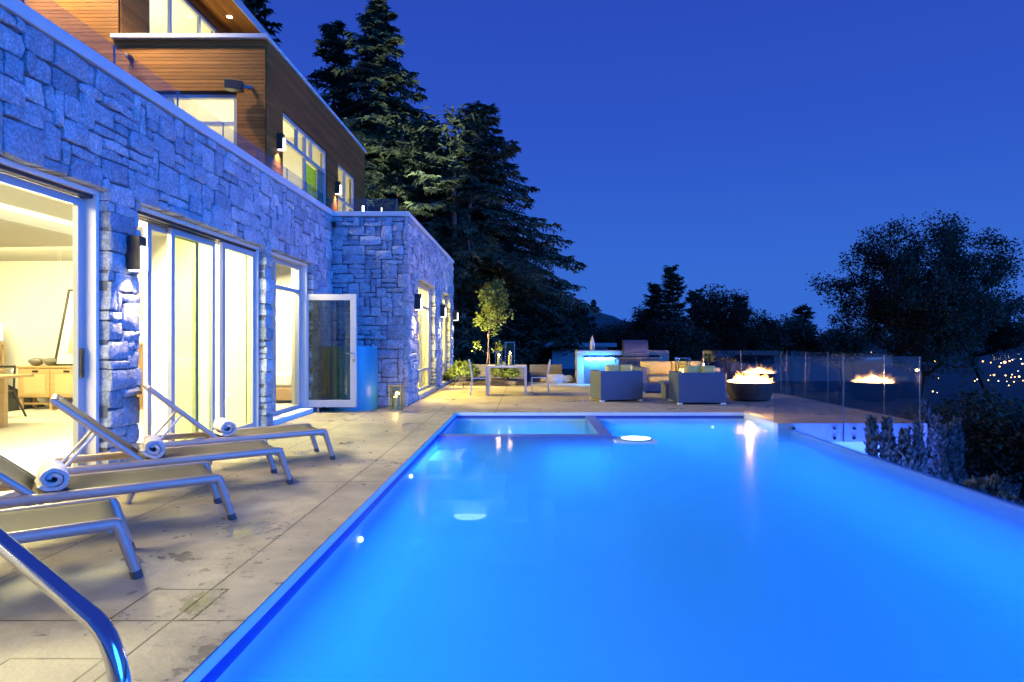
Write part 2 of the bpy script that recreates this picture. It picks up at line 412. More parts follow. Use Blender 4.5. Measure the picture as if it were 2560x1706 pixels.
def stones(mb, us, vs, free, tf, rnd, depth=.12):
    nu, nv = len(us) - 1, len(vs) - 1
    occ = [[not free((us[i] + us[i+1]) / 2, (vs[j] + vs[j+1]) / 2) for i in range(nu)] for j in range(nv)]
    for j in range(nv):
        for i in range(nu):
            if occ[j][i]: continue
            w = rnd.choice([1, 2, 2, 3, 3, 4, 4]); h = rnd.choice([1, 1, 1, 2, 2, 2, 3])
            ww = 0
            while ww < w and i + ww < nu and not occ[j][i + ww]: ww += 1
            hh = 1
            while hh < h and j + hh < nv and all(not occ[j + hh][i + k] for k in range(ww)): hh += 1
            for b in range(hh):
                for a in range(ww): occ[j + b][i + a] = True
            g = rnd.uniform(.0, .005); u0, u1, v0, v1 = us[i] + g, us[i + ww] - g, vs[j] + g, vs[j + hh] - g
            pr = rnd.uniform(-.012, .022); jt = lambda s: rnd.uniform(-s, s)
            um, vm = (u0 + u1) / 2 + jt(.03), (v0 + v1) / 2 + jt(.015)
            ring = [(u0, v0), (um, v0), (u1, v0), (u1, vm), (u1, v1), (um, v1), (u0, v1), (u0, vm)]
            ring = [(u + jt(.013), v + jt(.012)) for u, v in ring]
            for k in (0, 2, 4, 6):
                cx = .014 * (1 if ring[k][0] < um else -1); cy = .014 * (1 if ring[k][1] < vm else -1)
                ring[k] = (ring[k][0] + cx * rnd.random(), ring[k][1] + cy * rnd.random())
            cu, cv = (u0 + u1) / 2, (v0 + v1) / 2; ins = min(.014, (u1 - u0) * .2, (v1 - v0) * .2)
            def inset(p, d):
                return (p[0] + (d if p[0] < cu else -d) * (1 if abs(p[0] - cu) > d else 0), p[1] + (d if p[1] < cv else -d) * (1 if abs(p[1] - cv) > d else 0))
            pts = [tf(u, v, -depth) for u, v in ring] + [tf(u, v, pr - .010 + rnd.uniform(-.005, .004)) for u, v in ring]
            pts += [tf(*inset(p, ins), pr + rnd.uniform(-.007, .008)) for p in ring]
            pts.append(tf(cu + jt(.03), cv + jt(.02), pr + rnd.uniform(0, .014)))
            fs = []
            for k in range(8):
                k2 = (k + 1) % 8
                fs += [(k, k2, 8 + k2, 8 + k), (8 + k, 8 + k2, 16 + k2, 16 + k), (16 + k, 16 + k2, 24)]
            mb.add(pts, fs, min(1, max(0, rnd.gauss(.5, .24))))

rs = random.Random(11)
XW = -4.07; ZT = 3.93; HEAD = 2.81
OPEN = [(-.5, 2.7), (3.0, 6.23), (6.73, 9.93), (10.22, 12.10)]
def free_main(y, z):
    return not (z < HEAD and any(a < y < b for a, b in OPEN))
us = lines([-3.0, -.5, 2.7, 3.0, 6.23, 6.73, 9.93, 10.22, 12.10, 13.28], .105)
vs = lines([0, HEAD, ZT], .098)
mb = MB(); stones(mb, us, vs, free_main, lambda u, v, w: (XW + w, u, v), rs)
main_wall = mb.build('stone_wall', M['stone'], house, smooth=38)
mb = MB()
for a, b in ((-3, -.5), (2.7, 3.0), (6.23, 6.73), (9.93, 10.22), (12.10, 13.6)):
    mb.box(XW - .30, XW - .035, a + .015, b - .015, -.3, HEAD + .01)
mb.box(XW - .30, XW - .035, -3, 13.6, HEAD + .012, ZT - .02)
mb.build('wall_core', M['mortar'], house)

# wing : front face and side face
XS, YF, YB = -2.5, 13.3, 21.4
us = lines([-4.09, XS + .02], .115); vs = lines([0, 3.93], .098)
mb = MB(); stones(mb, us, vs, lambda u, v: True, lambda u, v, w: (u, YF - w, v), rs, .10)
WO = [(14.65, 17.24), (18.75, 20.55)]; WH = 2.78
us = lines([YF + .02, 14.65, 17.24, 18.75, 20.55, YB], .11); vs2 = lines([0, WH, 3.93], .098)
stones(mb, us, vs2, lambda y, z: not (z < WH and any(a < y < b for a, b in WO)), lambda u, v, w: (XS + w, u, v), rs)
mb.build('stone_wing_wall', M['stone'], house, smooth=38)
mb = MB()
mb.box(-4.09, XS - .06, YF + .035, YF + .24, -.3, 3.9)
for a, b in ((YF + .25, 14.65), (17.24, 18.75), (20.55, YB)):
    mb.box(XS - .30, XS - .035, a + .012, b - .012, -.3, WH + .01)
mb.box(XS - .30, XS - .035, YF + .25, YB, WH + .012, 3.9)
mb.box(-8, XS - .31, YB - .25, YB - .01, -.3, 3.9)
mb.build('wing_core', M['mortar'], house)

# copings and roof terrace
mb = MB(); mb.box(-4.40, XW + .03, -3, 13.26, 3.94, 4.06)
mb.box(-4.40, XS + .03, YF - .035, YF + .30, 3.94, 4.04)
mb.box(XS - .30, XS + .03, YF + .302, YB + .02, 3.94, 4.04)
mb.build('coping', M['coping'], house, bevel=.008)
mb = MB(); mb.box(-13, -4.40, -3, 13.28, 3.30, 3.60); mb.box(-8, XS - .31, 13.56, YB - .02, 3.50, 3.78)
mb.build('roof_terrace', M['gravel'], house)

# ---- windows
def window(name, parent, axis, c, u0, u1, z0, z1, mus=(), tzs=(), fw=.055, d=.09, mat='frame', pmat='pane', ptint=None):
    """framed glazing in the plane axis=c; mus mullions, tzs transoms"""
    fr = MB(); pn = MB()
    def bx(m, ua, ub, za, zb, t, off=0):
        if axis == 'x': m.box(c - t / 2 + off, c + t / 2 + off, ua, ub, za, zb)
        else: m.box(ua, ub, c - t / 2 + off, c + t / 2 + off, za, zb)
    bx(fr, u0, u1, z1 - fw, z1, d); bx(fr, u0, u1, z0, z0 + fw, d)
    bx(fr, u0, u0 + fw, z0 + fw, z1 - fw, d); bx(fr, u1 - fw, u1, z0 + fw, z1 - fw, d)
    for t in tzs: bx(fr, u0 + fw, u1 - fw, t - fw / 2, t + fw / 2, d - .01)
    zz = [z0 + fw] + [q for t in tzs for q in (t - fw / 2, t + fw / 2)] + [z1 - fw]
    for m_ in mus:
        mu, za, zb = m_ if isinstance(m_, tuple) else (m_, z0 + fw, z1 - fw)
        for k in range(0, len(zz), 2):
            a, b = max(za, zz[k]), min(zb, zz[k + 1])
            if b - a > .05: bx(fr, mu - fw / 2, mu + fw / 2, a, b, d - .02)
    f = fr.build(name, M[mat], parent, bevel=.004)
    bx(pn, u0 + fw * .6, u1 - fw * .6, z0 + fw * .6, z1 - fw * .6, .012)
    pn.build('pane', M[pmat], f)
    return f

def surround(y0, y1, head, x0, x1, t=.05):
    m = MB(); m.box(x0, x1, y0, y1, head - t, head - .004); m.box(x0, x1, y0 + .004, y0 + t, 0, head - t - .002); m.box(x0, x1, y1 - t, y1 - .004, 0, head - t - .002)
    return m.build('opening_surround', M['frame_white'], house, bevel=.004)
XF = XW - .10
for a, b in OPEN: surround(a, b, HEAD, XF - (.17 if a < 9.9 else .28), XF)
m = MB()
for a, b in OPEN[:3]:
    for k in range(3): m.box(XF - .26 + k * .085, XF - .20 + k * .085, a + .05, b - .05, HEAD - .085, HEAD - .054)
m.build('head_track', M['track'], house)
m = MB()
for a, b in OPEN[:3]: m.box(XF - .27, XF - .01, a + .05, b - .05, .004, .018)
m.build('floor_track', M['alu'], house)
ZB, ZD = .02, HEAD - .09
def slider(y0, y1, x, **kw): return window('sliding_door', house, 'x', x, y0, y1, ZB, ZD, fw=.075, d=.055, **kw)
slider(-.4, 1.1, XF - .22); slider(1.0, 2.62, XF - .14)
slider(3.06, 4.68, XF - .05); p_ = slider(4.60, 6.17, XF - .14)
h_ = MB(); h_.box(XF - .112, XF - .085, 6.10, 6.145, 1.0, 1.28); h_.build('handle', M['track'], p_, bevel=.004)
slider(7.38, 8.52, XF - .24); slider(7.72, 8.80, XF - .155, pmat='pane_tint'); slider(8.84, 9.88, XF - .07, pmat='pane_tint')
# garden door beside a fixed light with a transom
window('door_frame', house, 'x', XF - .16, 10.27, 12.05, .10, HEAD - .06, mus=[10.88], tzs=[2.28], fw=.06)
m = MB(); m.box(XF - .28, XW + .02, 10.24, 12.08, .0, .085); m.build('threshold', M['white'], house, bevel=.006)
dl = MB(); Xa, Xb, Yd = -4.26, -3.24, 12.10
dl.box(Xa, Xb, Yd - .028, Yd + .028, 2.12, 2.235); dl.box(Xa, Xb, Yd - .028, Yd + .028, .10, .235)
dl.box(Xa, Xa + .115, Yd - .028, Yd + .028, .235, 2.12); dl.box(Xb - .115, Xb, Yd - .028, Yd + .028, .235, 2.12)
door = dl.build('door', M['frame_white'], house, bevel=.005)
m = MB(); m.box(Xa + .10, Xb - .10, Yd - .006, Yd + .006, .22, 2.135); m.build('pane', M['door_pane'], door)
m = MB(); hx = Xb - .055
m.tube([(hx, Yd - .03, 1.12), (hx, Yd - .075, 1.12), (hx - .02, Yd - .085, 1.12), (hx - .13, Yd - .085, 1.125)], .011)
m.lathe([(.026, 0), (.026, .012)], (hx, Yd - .04, 1.11), 14); m.build('handle', M['steel'], door, smooth=40)
m = MB(); m.tube([(hx, Yd - .03, .99), (hx, Yd - .05, .99)], .024, 14); m.build('lock', M['steel'], door, smooth=40)
m = MB(); m.box(-3.98, -3.95, Yd - .02, Yd + .02, .0, .10); m.build('door_stop', M['alu'], door)

# wing windows
XG = XS - .12
for a, b in WO:
    m = MB(); m.box(XG - .18, XG, a, b, WH - .05, WH - .004); m.box(XG - .18, XG, a + .004, a + .05, .1, WH - .052); m.box(XG - .18, XG, b - .05, b - .004, .1, WH - .052)
    m.box(XG - .18, XS + .02, a + .01, b - .01, 0.0, .11); m.build('opening_surround', M['frame'], house, bevel=.004)
window('wing_window', house, 'x', XG - .09, 14.70, 17.19, .12, WH - .05, mus=[16.1, 16.55], tzs=[.62, 2.22], pmat='pane_amber')
window('wing_window', house, 'x', XG - .09, 18.80, 20.50, .12, WH - .05, mus=[19.6], tzs=[.62], pmat='pane_amber')

# ---- upper storeys
YU, XU = 13.30, -5.45
def boards(mb, axis, c, out, u0, u1, z0, z1, holes, rnd, step=.0775):
    z = z0
    while z < z1 - .01:
        zt = min(z + step - .007, z1)
        segs = [(u0, u1)]
        for a, b, za, zb in holes:
            if zt > za and z < zb:
                segs = [q for s in segs for q in (((s[0], min(s[1], a)),) if s[0] < a else ()) + (((max(s[0], b), s[1]),) if s[1] > b else ())]
        for a, b in segs:
            x = a
            while x < b - .02:
                e = min(b, x + rnd.uniform(1.8, 4.2)); e = b if b - e < .5 else e
                sh = min(1, max(0, rnd.gauss(.5, .2)))
                if axis == 'y': mb.box(x, e - .002, c - out, c, z, zt, sh)
                else: mb.box(c, c + out, x, e - .002, z, zt, sh)
                x = e
        z += step
FW = (-8.35, -6.04, 3.62, 6.48)
SW = [(14.18, 17.30, 3.62, 6.45), (18.30, 20.10, 3.62, 6.45)]
mb = MB()
boards(mb, 'y', YU, .022, -14.0, XU, 3.6, 7.60, [FW], rs)
boards(mb, 'y', YU, .022, -14.0, -8.50, 7.60, 10.05, [], rs)
boards(mb, 'x', XU, .022, YU + .004, 21.3, 3.6, 7.60, SW, rs)
TW = (14.3, 17.45, 7.72, 9.83)
boards(mb, 'x', -8.48, .022, YU + .004, 20, 7.72, 10.05, [TW], rs)
mb.build('cedar_cladding', M['wood'], house)
mb = MB()
mb.box(-14, FW[0], YU + .004, YU + .16, 3.6, 7.6); mb.box(FW[0], FW[1], YU + .004, YU + .16, FW[3], 7.6); mb.box(FW[1], XU - .004, YU + .004, YU + .16, 3.6, 7.6)
mb.box(-14, -8.50, YU + .004, YU + .16, 7.6, 10.05)
def backx(x, y0, y1, z0, z1, holes):
    ys = y0
    for a, b, za, zb in holes:
        mb.box(x - .16, x - .004, ys, a, z0, z1)
        mb.box(x - .16, x - .004, a, b, zb, z1)
        if za > z0 + .01: mb.box(x - .16, x - .004, a, b, z0, za)
        ys = b
    mb.box(x - .16, x - .004, ys, y1, z0, z1)
backx(XU, YU + .162, 21.28, 3.6, 7.6, SW)
backx(-8.48, YU + .162, 20, 7.6, 10.05, [TW])
mb.box(-14, XU - .17, 21.1, 21.28, 3.6, 7.6); mb.box(-14, -8.65, 19.84, 20, 7.6, 10.05)
mb.build('cladding_backing', M['wood_back'], house)
mb = MB(); mb.box(-8.62, XU + .07, YU - .10, 21.36, 7.61, 7.70); mb.build('parapet_cap', M['coping'], house, bevel=.008)
# front and side windows of the cedar block
window('window', house, 'y', YU + .06, FW[0], FW[1], FW[2], FW[3], mus=[-7.44], tzs=[5.88], fw=.085)
f_ = window('window', house, 'x', XU - .06, SW[0][0], SW[0][1], SW[0][2], SW[0][3], mus=[(15.2, 5.9, 6.4), (16.2, 5.9, 6.4), 15.75], tzs=[5.89], fw=.085)
m = MB(); m.box(XU - .11, XU - .10, 15.85, 16.75, 3.75, 5.80); m.build('green_pane', M['pane_green'], f_)
m = MB(); m.box(XU - .14, XU - .08, 16.78, 17.2, 3.7, 5.84); m.build('side_panel', M['frame'], f_)
window('window', house, 'x', XU - .06, SW[1][0], SW[1][1], SW[1][2], SW[1][3], mus=[19.15], tzs=[5.5], fw=.07)
window('window', house, 'x', -8.54, TW[0], TW[1], TW[2], TW[3], mus=[15.25, 16.6], fw=.08)
# top roof with boarded soffit
mb = MB(); mb.box(-14, -7.54, 11.9, 18.6, 10.09, 10.30); mb.build('roof', M['track'], house, bevel=.01)
mb = MB(); mb.box(-7.54, -7.50, 11.9, 18.6, 10.03, 10.24); mb.box(-14, -7.50, 11.86, 11.898, 10.03, 10.24); mb.build('fascia', M['frame'], house)
mb = MB(); x = -13.98
while x < -7.56:
    mb.box(x, x + .088, 11.92, 18.55, 10.065, 10.086, min(1, max(0, rs.gauss(.5, .2)))); x += .095
mb.build('soffit', M['wood'], house)
for q in ((-8.02, 17.2), (-9.6, 12.55), (-8.3, 12.3), (-11.4, 12.55), (-8.02, 14.6)):
    m = MB(); m.lathe([(.055, 0), (.075, .012), (.075, .02)], (q[0], q[1], 10.045), 16)
    o = m.build('soffit_light', M['downlight'], house)
lamp('SPOT', 'soffit_beam', (-9.6, 12.50, 10.02), 2100, WARM2, house, (-8.6, 13.25, 4.5), .06, angle=100, blend=.8)
lamp('SPOT', 'soffit_beam', (-11.4, 12.50, 10.02), 1300, WARM2, house, (-11, 13.2, 4), .06, angle=100, blend=.8)
lamp('SPOT', 'soffit_beam', (-8.3, 12.3, 10.02), 2200, WARM2, house, (-6.6, 13.3, 5.6), .06, angle=70, blend=.9)
lamp('SPOT', 'soffit_beam', (-8.02, 17.2, 10.0), 240, WARM2, house, (-8.0, 17.0, 7.7), .05, angle=120, blend=.8)

# ---- rooms behind the glass
def room(name, x0, x1, y0, y1, z0, z1, openside, extra=()):
    m = MB(); t = .06
    m.m = 0
    m.box(x0 - t, x1 + t, y0 - t, y1 + t, z1, z1 + t)
    if openside != 'w': pass
    m.box(x0 - t, x0, y0, y1, z0, z1)
    if 'y0' not in openside: m.box(x0 - t, x1 + t, y0 - t, y0, z0, z1)
    if 'y1' not in openside: m.box(x0 - t, x1 + t, y1, y1 + t, z0, z1)
    if 'x1' not in openside: m.box(x1, x1 + t, y0, y1, z0, z1)
    for e in extra: m.box(*e)
    m.m = 1; m.box(x0 - t, x1 + t, y0 - t, y1 + t, z0 - t, z0)
    return m.build(name, [M['cream'], M['floor_in']], house)
room('living_room', -13, XF - .285, -1.5, 13.2, .0, 3.0, 'x1',
     [(-5.95, XF - .285, 10.10, 10.20, 0, 3.0), (-5.95, -5.85, 10.20, 13.2, 0, 3.0)])
m = MB(); m.box(-6.62, -6.50, 1, 12.5, 2.86, 2.99); m.build('ceiling_cove', M['cream'], house)
m = MB(); m.box(-6.49, -6.30, 1, 12.5, 2.985, 2.996); m.build('cove_strip', M['cove'], house)
for q in ((-5.4, 6.9), (-5.4, 9.2), (-5.4, 4.2), (-9.2, 10.6), (-7.6, 12.0)):
    m = MB(); m.lathe([(.06, 0), (.08, .01)], (q[0], q[1], 2.985), 16); m.build('ceiling_downlight', M['downlight'], house)
lamp('AREA', 'living_room_light', (-5.6, 3.4, 2.9), 500, WARM, house, (-4.9, 3.4, 0), 3.0, 1.2)
lamp('AREA', 'living_room_light', (-5.6, 7.7, 2.85), 1150, WARM, house, (-2.2, 8.0, 0), 3.0, 1.2)
lamp('AREA', 'living_room_light', (-9.3, 11.0, 2.85), 420, WARM, house, (-9.2, 12.6, 0), 3.0, 1.6)
lamp('AREA', 'living_room_light', (-5.6, .2, 2.9), 360, WARM, house, (-4.9, .2, 0), 2.5, 1.2)
room('bedroom', -5.80, XF - .285, 10.22, 14.9, .1, 3.0, 'x1', [(XF - .285, XF - .2, 12.1, 14.9, .1, 3.0)])
lamp('AREA', 'bedroom_light', (-5.1, 11.8, 2.80), 360, WARM, house, (-4.6, 11.6, 0), .7, .7)
room('wing_room', -4.35, XG - .19, 15.0, 21.1, .08, 3.1, 'x1')
lamp('AREA', 'wing_room_light', (-3.5, 17.9, 2.95), 600, WARM, house, (-3.5, 17.9, 0), 1.2, 4.5)
lamp('AREA', 'wing_room_light', (-3.6, 16.2, 2.6), 480, WARM, house, (.5, 16.0, 0), .8, .8, spread=130)
lamp('AREA', 'wing_room_light', (-3.6, 19.5, 2.6), 380, WARM, house, (.5, 19.0, 0), .8, .8, spread=130)
room('upper_room', -13, XU - .17, YU + .17, 21.05, 3.62, 6.95, 'x1y0', [(-6.9, XU - .18, 17.6, 17.7, 3.62, 6.95)])
lamp('AREA', 'upper_room_light', (-7.6, 15.6, 3.9), 260, WARM, house, (-7.6, 15.6, 7), 2.0, 2.0)
lamp('AREA', 'upper_room_light', (-6.3, 19.4, 3.9), 90, WARM, house, (-6.3, 19.4, 7), 1.0, 2.0)
room('top_room', -12, -8.65, YU + .18, 19.8, 7.72, 9.98, 'x1')
lamp('AREA', 'top_room_light', (-10, 16, 7.9), 190, WARM, house, (-10, 16, 10), 2.0, 3.0)
m = MB(); m.box(-14.2, -13.1, -3, 21.3, -.3, 3.28); m.box(-13.1, XW - .31, -3, -1.6, -.3, 3.28); m.build('rear_wall', M['mortar'], house)

# ---- wall lamps
def sconce(name, label, base, axis='x', prot=.13, w=.115, hgt=.34, group='bronze wall lamps', power=22):
    """bronze box lamp on a wall whose outward direction is +x"""
    b = Vector(base); t = thing(name, label, 'wall lamp', b, group)
    m = MB(); m.box(b.x, b.x + prot, b.y - w / 2, b.y + w / 2, b.z, b.z + hgt); m.build('housing', M['dark_metal'], t, bevel=.004)
    m = MB(); m.box(b.x + prot + .001, b.x + prot + .022, b.y - w / 2 + .012, b.y + w / 2 - .012, b.z - .006, b.z + hgt * .70)
    m.box(b.x + .012, b.x + prot, b.y - w / 2 + .012, b.y + w / 2 - .012, b.z - .012, b.z - .002); m.build('diffuser', M['lens'], t)
    lamp('SPOT', 'lamp_beam', (b.x + prot * .55, b.y, b.z - .02), power, (1, .74, .44), t, (b.x + prot * .42, b.y, b.z - 2), .03, angle=105, blend=1.0)
    return t
SC = 'bronze box wall lamp shining down '
sconce('wall_lamp', SC + 'the stone pillar between the two widest openings', (XW + .03, 6.50, 2.07), power=170)
sconce('wall_lamp', SC + 'the wing corner near the first wing window', (XS + .03, 14.0, 2.04), power=170)
sconce('wall_lamp', SC + 'the stone strip between the two wing windows', (XS + .03, 18.1, 2.04), power=170)
sconce('wall_lamp', SC + 'the far end of the wing behind the flowering bush', (XS + .03, 21.2, 2.04), power=170)
sconce('wall_lamp', SC + 'the cedar corner left of the tall upper window', (XU + .024, 13.88, 5.50), power=170)
sconce('wall_lamp', SC + 'the cedar wall between the two upper side windows', (XU + .024, 18.05, 5.50), power=170)
# speaker, camera, vent
t = thing('wall_speaker', 'black box speaker bracketed on the cedar front above the window', 'speaker', (-6.1, 13.1, 6.8))
a = W(588, 212, 13.05); m = MB(); m.obox(a - Vector((.20, 0, .0)), a + Vector((.14, .04, -.03)), .20, .19); m.build('cabinet', M['dark_metal'], t, bevel=.012)
m = MB(); m.obox(a + Vector((.10, .05, .0)), a + Vector((.25, .22, .02)), .04, .06); m.build('bracket', M['dark_metal'], t)
t = thing('security_camera', 'small dark camera on the cedar boards under the parapet cap', 'camera', W(322, 142, 13.2))
a = W(322, 142, 13.2); m = MB(); m.box(a.x - .05, a.x + .05, a.y - .06, a.y + .07, a.z - .035, a.z + .03); m.build('housing', M['dark_metal'], t, bevel=.008)
m = MB(); m.tube([a + Vector((0, -.063, -.01)), a + Vector((0, -.075, -.01))], .022, 12); m.build('lens', M['ceramic'], t)
a = W(833, 562, 13.24); t = thing('wall_vent', 'small dark square vent high in the stone corner', 'vent', a)
m = MB(); m.box(a.x - .055, a.x + .055, a.y - .03, a.y + .04, a.z - .055, a.z + .055); m.build('duct', M['track'], t)
m = MB()
for k in range(4): m.box(a.x - .05, a.x + .05, a.y - .036, a.y - .031, a.z - .05 + k * .026, a.z - .036 + k * .026)
m.build('slats', M['dark_metal'], t)

# ---- glass guards
def guard(name, label, pts, z0, z1, edges=True, posts=None, group='frameless glass guards'):
    t = thing(name, label, 'glass guard', (pts[0][0], pts[0][1], z0), group)
    for (a, b) in zip(pts[:-1], pts[1:]):
        m = MB(); a = Vector((*a, 0)); b = Vector((*b, 0)); d = (b - a).normalized() * .008
        m.obox(a + d + Vector((0, 0, (z0 + z1) / 2)), b - d + Vector((0, 0, (z0 + z1) / 2)), .013, z1 - z0)
        m.build('glass_panel', M['guard'], t)
        m = MB(); m.obox(b + Vector((0, 0, z0)), b + Vector((0, 0, z1)), .014, .014)
        m.build('edge_strip', M['guard_edge'], t)
    if posts:
        for p in posts:
            m = MB(); m.obox((p[0], p[1], z0), (p[0], p[1], z0 + posts[p]), .03, .03); m.build('clamp', M['steel'], t)
    return t
ys = [5.49 - 1.21 * 3, 5.49 - 2.42, 5.49 - 1.21, 5.49, 6.70, 7.91, 9.09, 10.28, 11.5, 12.5, 13.5]
guard('glass_guard', 'long glass guard along the main stone parapet below the cedar storeys', [(-4.33, y) for y in ys], 4.062, 4.45)
guard('glass_guard', 'short glass guard on the stone wing roof in front of conifers', [(-4.29, 13.58), (-3.40, 13.58), (-2.78, 13.58)], 3.785, 4.37)
guard('glass_guard', 'low glass guard on the top balcony above the cedar block', [(-8.4, 14.5), (-6.72, 14.5)], 7.705, 8.28)
for px, lab in ((908, 'taller white path light on the stone wing roof'), (954, 'thin short path light at the right of the wing roof')):
    a = W(px, 533, 13.9); a.z = 3.785; hgt = .50 if px == 908 else .46
    t = thing('path_light', lab, 'path light', a)
    m = MB(); m.lathe([(.02, 0), (.02, hgt * .6)], a, 10); m.build('stem', M['dark_metal'], t)
    m = MB(); m.lathe([(.026 if px == 908 else .01, hgt * .6), (.026 if px == 908 else .01, hgt)], a, 10); m.build('lens', M['lens'], t)


a = Vector((-3.2, 20.9, 3.785)); t = thing('garden_spotlight', 'small spotlight on the wing roof aimed up at the tall spruce', 'spotlight', a)
m = MB(); m.tube([a, a + Vector((0, 0, .12))], .012, 8); m.build('stake', M['dark_metal'], t)
m = MB(); m.tube([a + Vector((.02, -.04, .10)), a + Vector((-.02, .06, .20))], [.03, .045], 14); m.build('head', M['dark_metal'], t, smooth=40)
lamp('SPOT', 'tree_beam', a + Vector((-.025, .075, .215)), 7500, (.95, 1.0, .74), t, (-6.6, 27.0, 12.8), .04, angle=62, blend=.9)

for k, (q, tg, lab, e) in enumerate((((-1.9, 18.75, .0), (-1.15, 19.5, 2.4), 'black garden spotlight at the deck edge lighting the young maple', 650), ((-.35, 19.0, .0), (-.75, 20.1, .5), 'added black spotlight under the table brightening the bushes', 130), ((-2.2, 18.95, .0), (-2.0, 19.9, .35), 'added black spotlight at the wing foot brightening the round bush', 120))):  # the two bush spotlights are added to brighten the planting
    a = Vector(q); t = thing('garden_spotlight', lab, 'spotlight', a, 'garden spotlights'); d = (Vector(tg) - a).normalized()
    m = MB(); m.tube([a, a + Vector((0, 0, .05))], .012, 8); m.build('stake', M['dark_metal'], t)
    m = MB(); c_ = a + Vector((0, 0, .07)); m.tube([c_ - d * .03, c_ + d * .05], [.02, .03], 12); m.build('head', M['dark_metal'], t, smooth=40)
    lamp('SPOT', 'beam', c_ + d * .07, e, (1, .88, .55), t, tg, .03, angle=75, blend=.9)
# ================================================================== GROUND, DECK, POOL
def smooth(a, b, x):
    t = max(0, min(1, (x - a) / (b - a))); return t * t * (3 - 2 * t)
def gh(x, y):
    low = -2.6 + .06 * math.sin(x * .9) * math.sin(y * .7)
    back = smooth(20.6, 21.6, y) * (1 - smooth(5.8, 9, x))
    z = low + (-.08 - low) * back
    left = smooth(-4, -14, x); z = z + (1.5 - z) * left * (1 - back) + left * back * 1.5
    d = max(0, x - 7); z -= 22.5 * (1 - math.exp(-d / 34))
    far = smooth(55, 260, y) * (1 - smooth(7, 150, x)); z -= 22 * far * (1 - left * .0)
    if y < -8: z -= 10 * smooth(-8, -60, y)
    return max(z, -25.0 + .0 * x)
cx = [-3000, -1500, -700, -350, -180, -100, -60, -40] + [-30 + i * 1.5 for i in range(54)] + [54, 62, 75, 95, 130, 180, 260, 400, 700, 1200, 2200, 4000, 7000]
cy = [-400, -150, -60, -25, -12] + [-6 + i * 1.5 for i in range(40)] + [57, 66, 80, 100, 130, 180, 260, 400, 650, 1000, 1700, 3000, 6000, 9000]
m = MB(); m.add([(x, y, gh(x, y)) for y in cy for x in cx], [(j * len(cx) + i, j * len(cx) + i + 1, (j + 1) * len(cx) + i + 1, (j + 1) * len(cx) + i) for j in range(len(cy) - 1) for i in range(len(cx) - 1)])
struct('ground', m, M['ground'], smooth=180)
# distant wooded hill and low far ridge
rr = random.Random(3)
def ridge(name, D, prof, depth, mat):
    m = MB(); n = 90
    def top(px):
        for (a, ya), (b, yb) in zip(prof[:-1], prof[1:]):
            if a <= px <= b: return ya + (yb - ya) * (px - a) / (b - a)
    xs = [prof[0][0] + (prof[-1][0] - prof[0][0]) * i / n for i in range(n + 1)]
    vs = []
    for k, (dd, hf) in enumerate(((-.22, 0.0), (-.12, .55), (-.05, .85), (0, 1.0), (.12, .7), (.3, 0))):
        for px in xs:
            p = W(px, top(px), D); z = p.z if hf == 1.0 else -25 + (p.z + 25) * hf
            q = (p.x * (1 + dd * .3), D * (1 + dd), z + (rr.uniform(-1, 1) * D * .0012 if 0 < hf else 0) - (3 if hf == 0 else 0)); vs.append(q)
    m.add(vs, [(k * (n + 1) + i, k * (n + 1) + i + 1, (k + 1) * (n + 1) + i + 1, (k + 1) * (n + 1) + i) for k in range(5) for i in range(n)])
    struct(name, m, mat, smooth=180)
ridge('hill', 700, [(600, 700), (1100, 690), (1300, 725), (1403, 756), (1480, 775), (1600, 812), (1700, 838), (1850, 856), (2000, 872)], 1, M['hill'])
ridge('distant_hills', 5200, [(1500, 850), (1900, 846), (2200, 848), (2450, 838), (2700, 830), (3000, 838), (3500, 850)], 1, M['hill'])

# deck slab (one sheet with the pool left out)
PX0, PX1, PY0, PY1 = -1.37, 4.10, .55, 12.15
EX = 4.35
m = MB()
for r in ((XF - .29, PX0, -4, PY1), (PX0, 4.9, -4, PY0), (XF - .29, 4.10, PY1, YF - .02), (XS - .02, 4.10, YF - .02, 21.0), (4.10, 6.55, 10.52, 16.6), (4.10, 5.4, 16.6, 21.0)):
    m.box(*r, -.22, 0.0)
bm = bmesh.new()
struct('deck', m, M['deck'])
bm.free()
m = MB(); m.box(4.104, 6.55, 10.497, 10.518, -.3, -.003); m.box(4.36, 6.55, 10.50, 10.60, -5, -.302); m.box(6.46, 6.55, 10.602, 16.6, -5, -.222)
rw = m.build('retaining_wall', M['stucco']); tag(rw, 'white rendered retaining wall lit blue under the glass guard', 'wall')
m = MB()
m.box(PX0 - .001, PX0 + .006, PY0 + .001, PY1 - .001, -.221, -.006); m.box(PX0 + .007, PX1 - .007, PY1 - .006, PY1 + .001, -.221, -.006)
m.box(PX1 - .006, PX1 + .001, 10.497, PY1 - .007, -.221, -.006)
struct('pool_rim', m, M['rimtile'])
m = MB(); m.box(PX0 + .007, PX0 + .010, PY0 + .001, PY1 - .02, -.13, -.066); m.box(PX0 + .012, PX1 - .007, PY1 - .010, PY1 - .0065, -.13, -.066); struct('rim_reflection_strips', m, M['linereflect'])  # deep blue strips painting the rim's dark reflection at the waterline
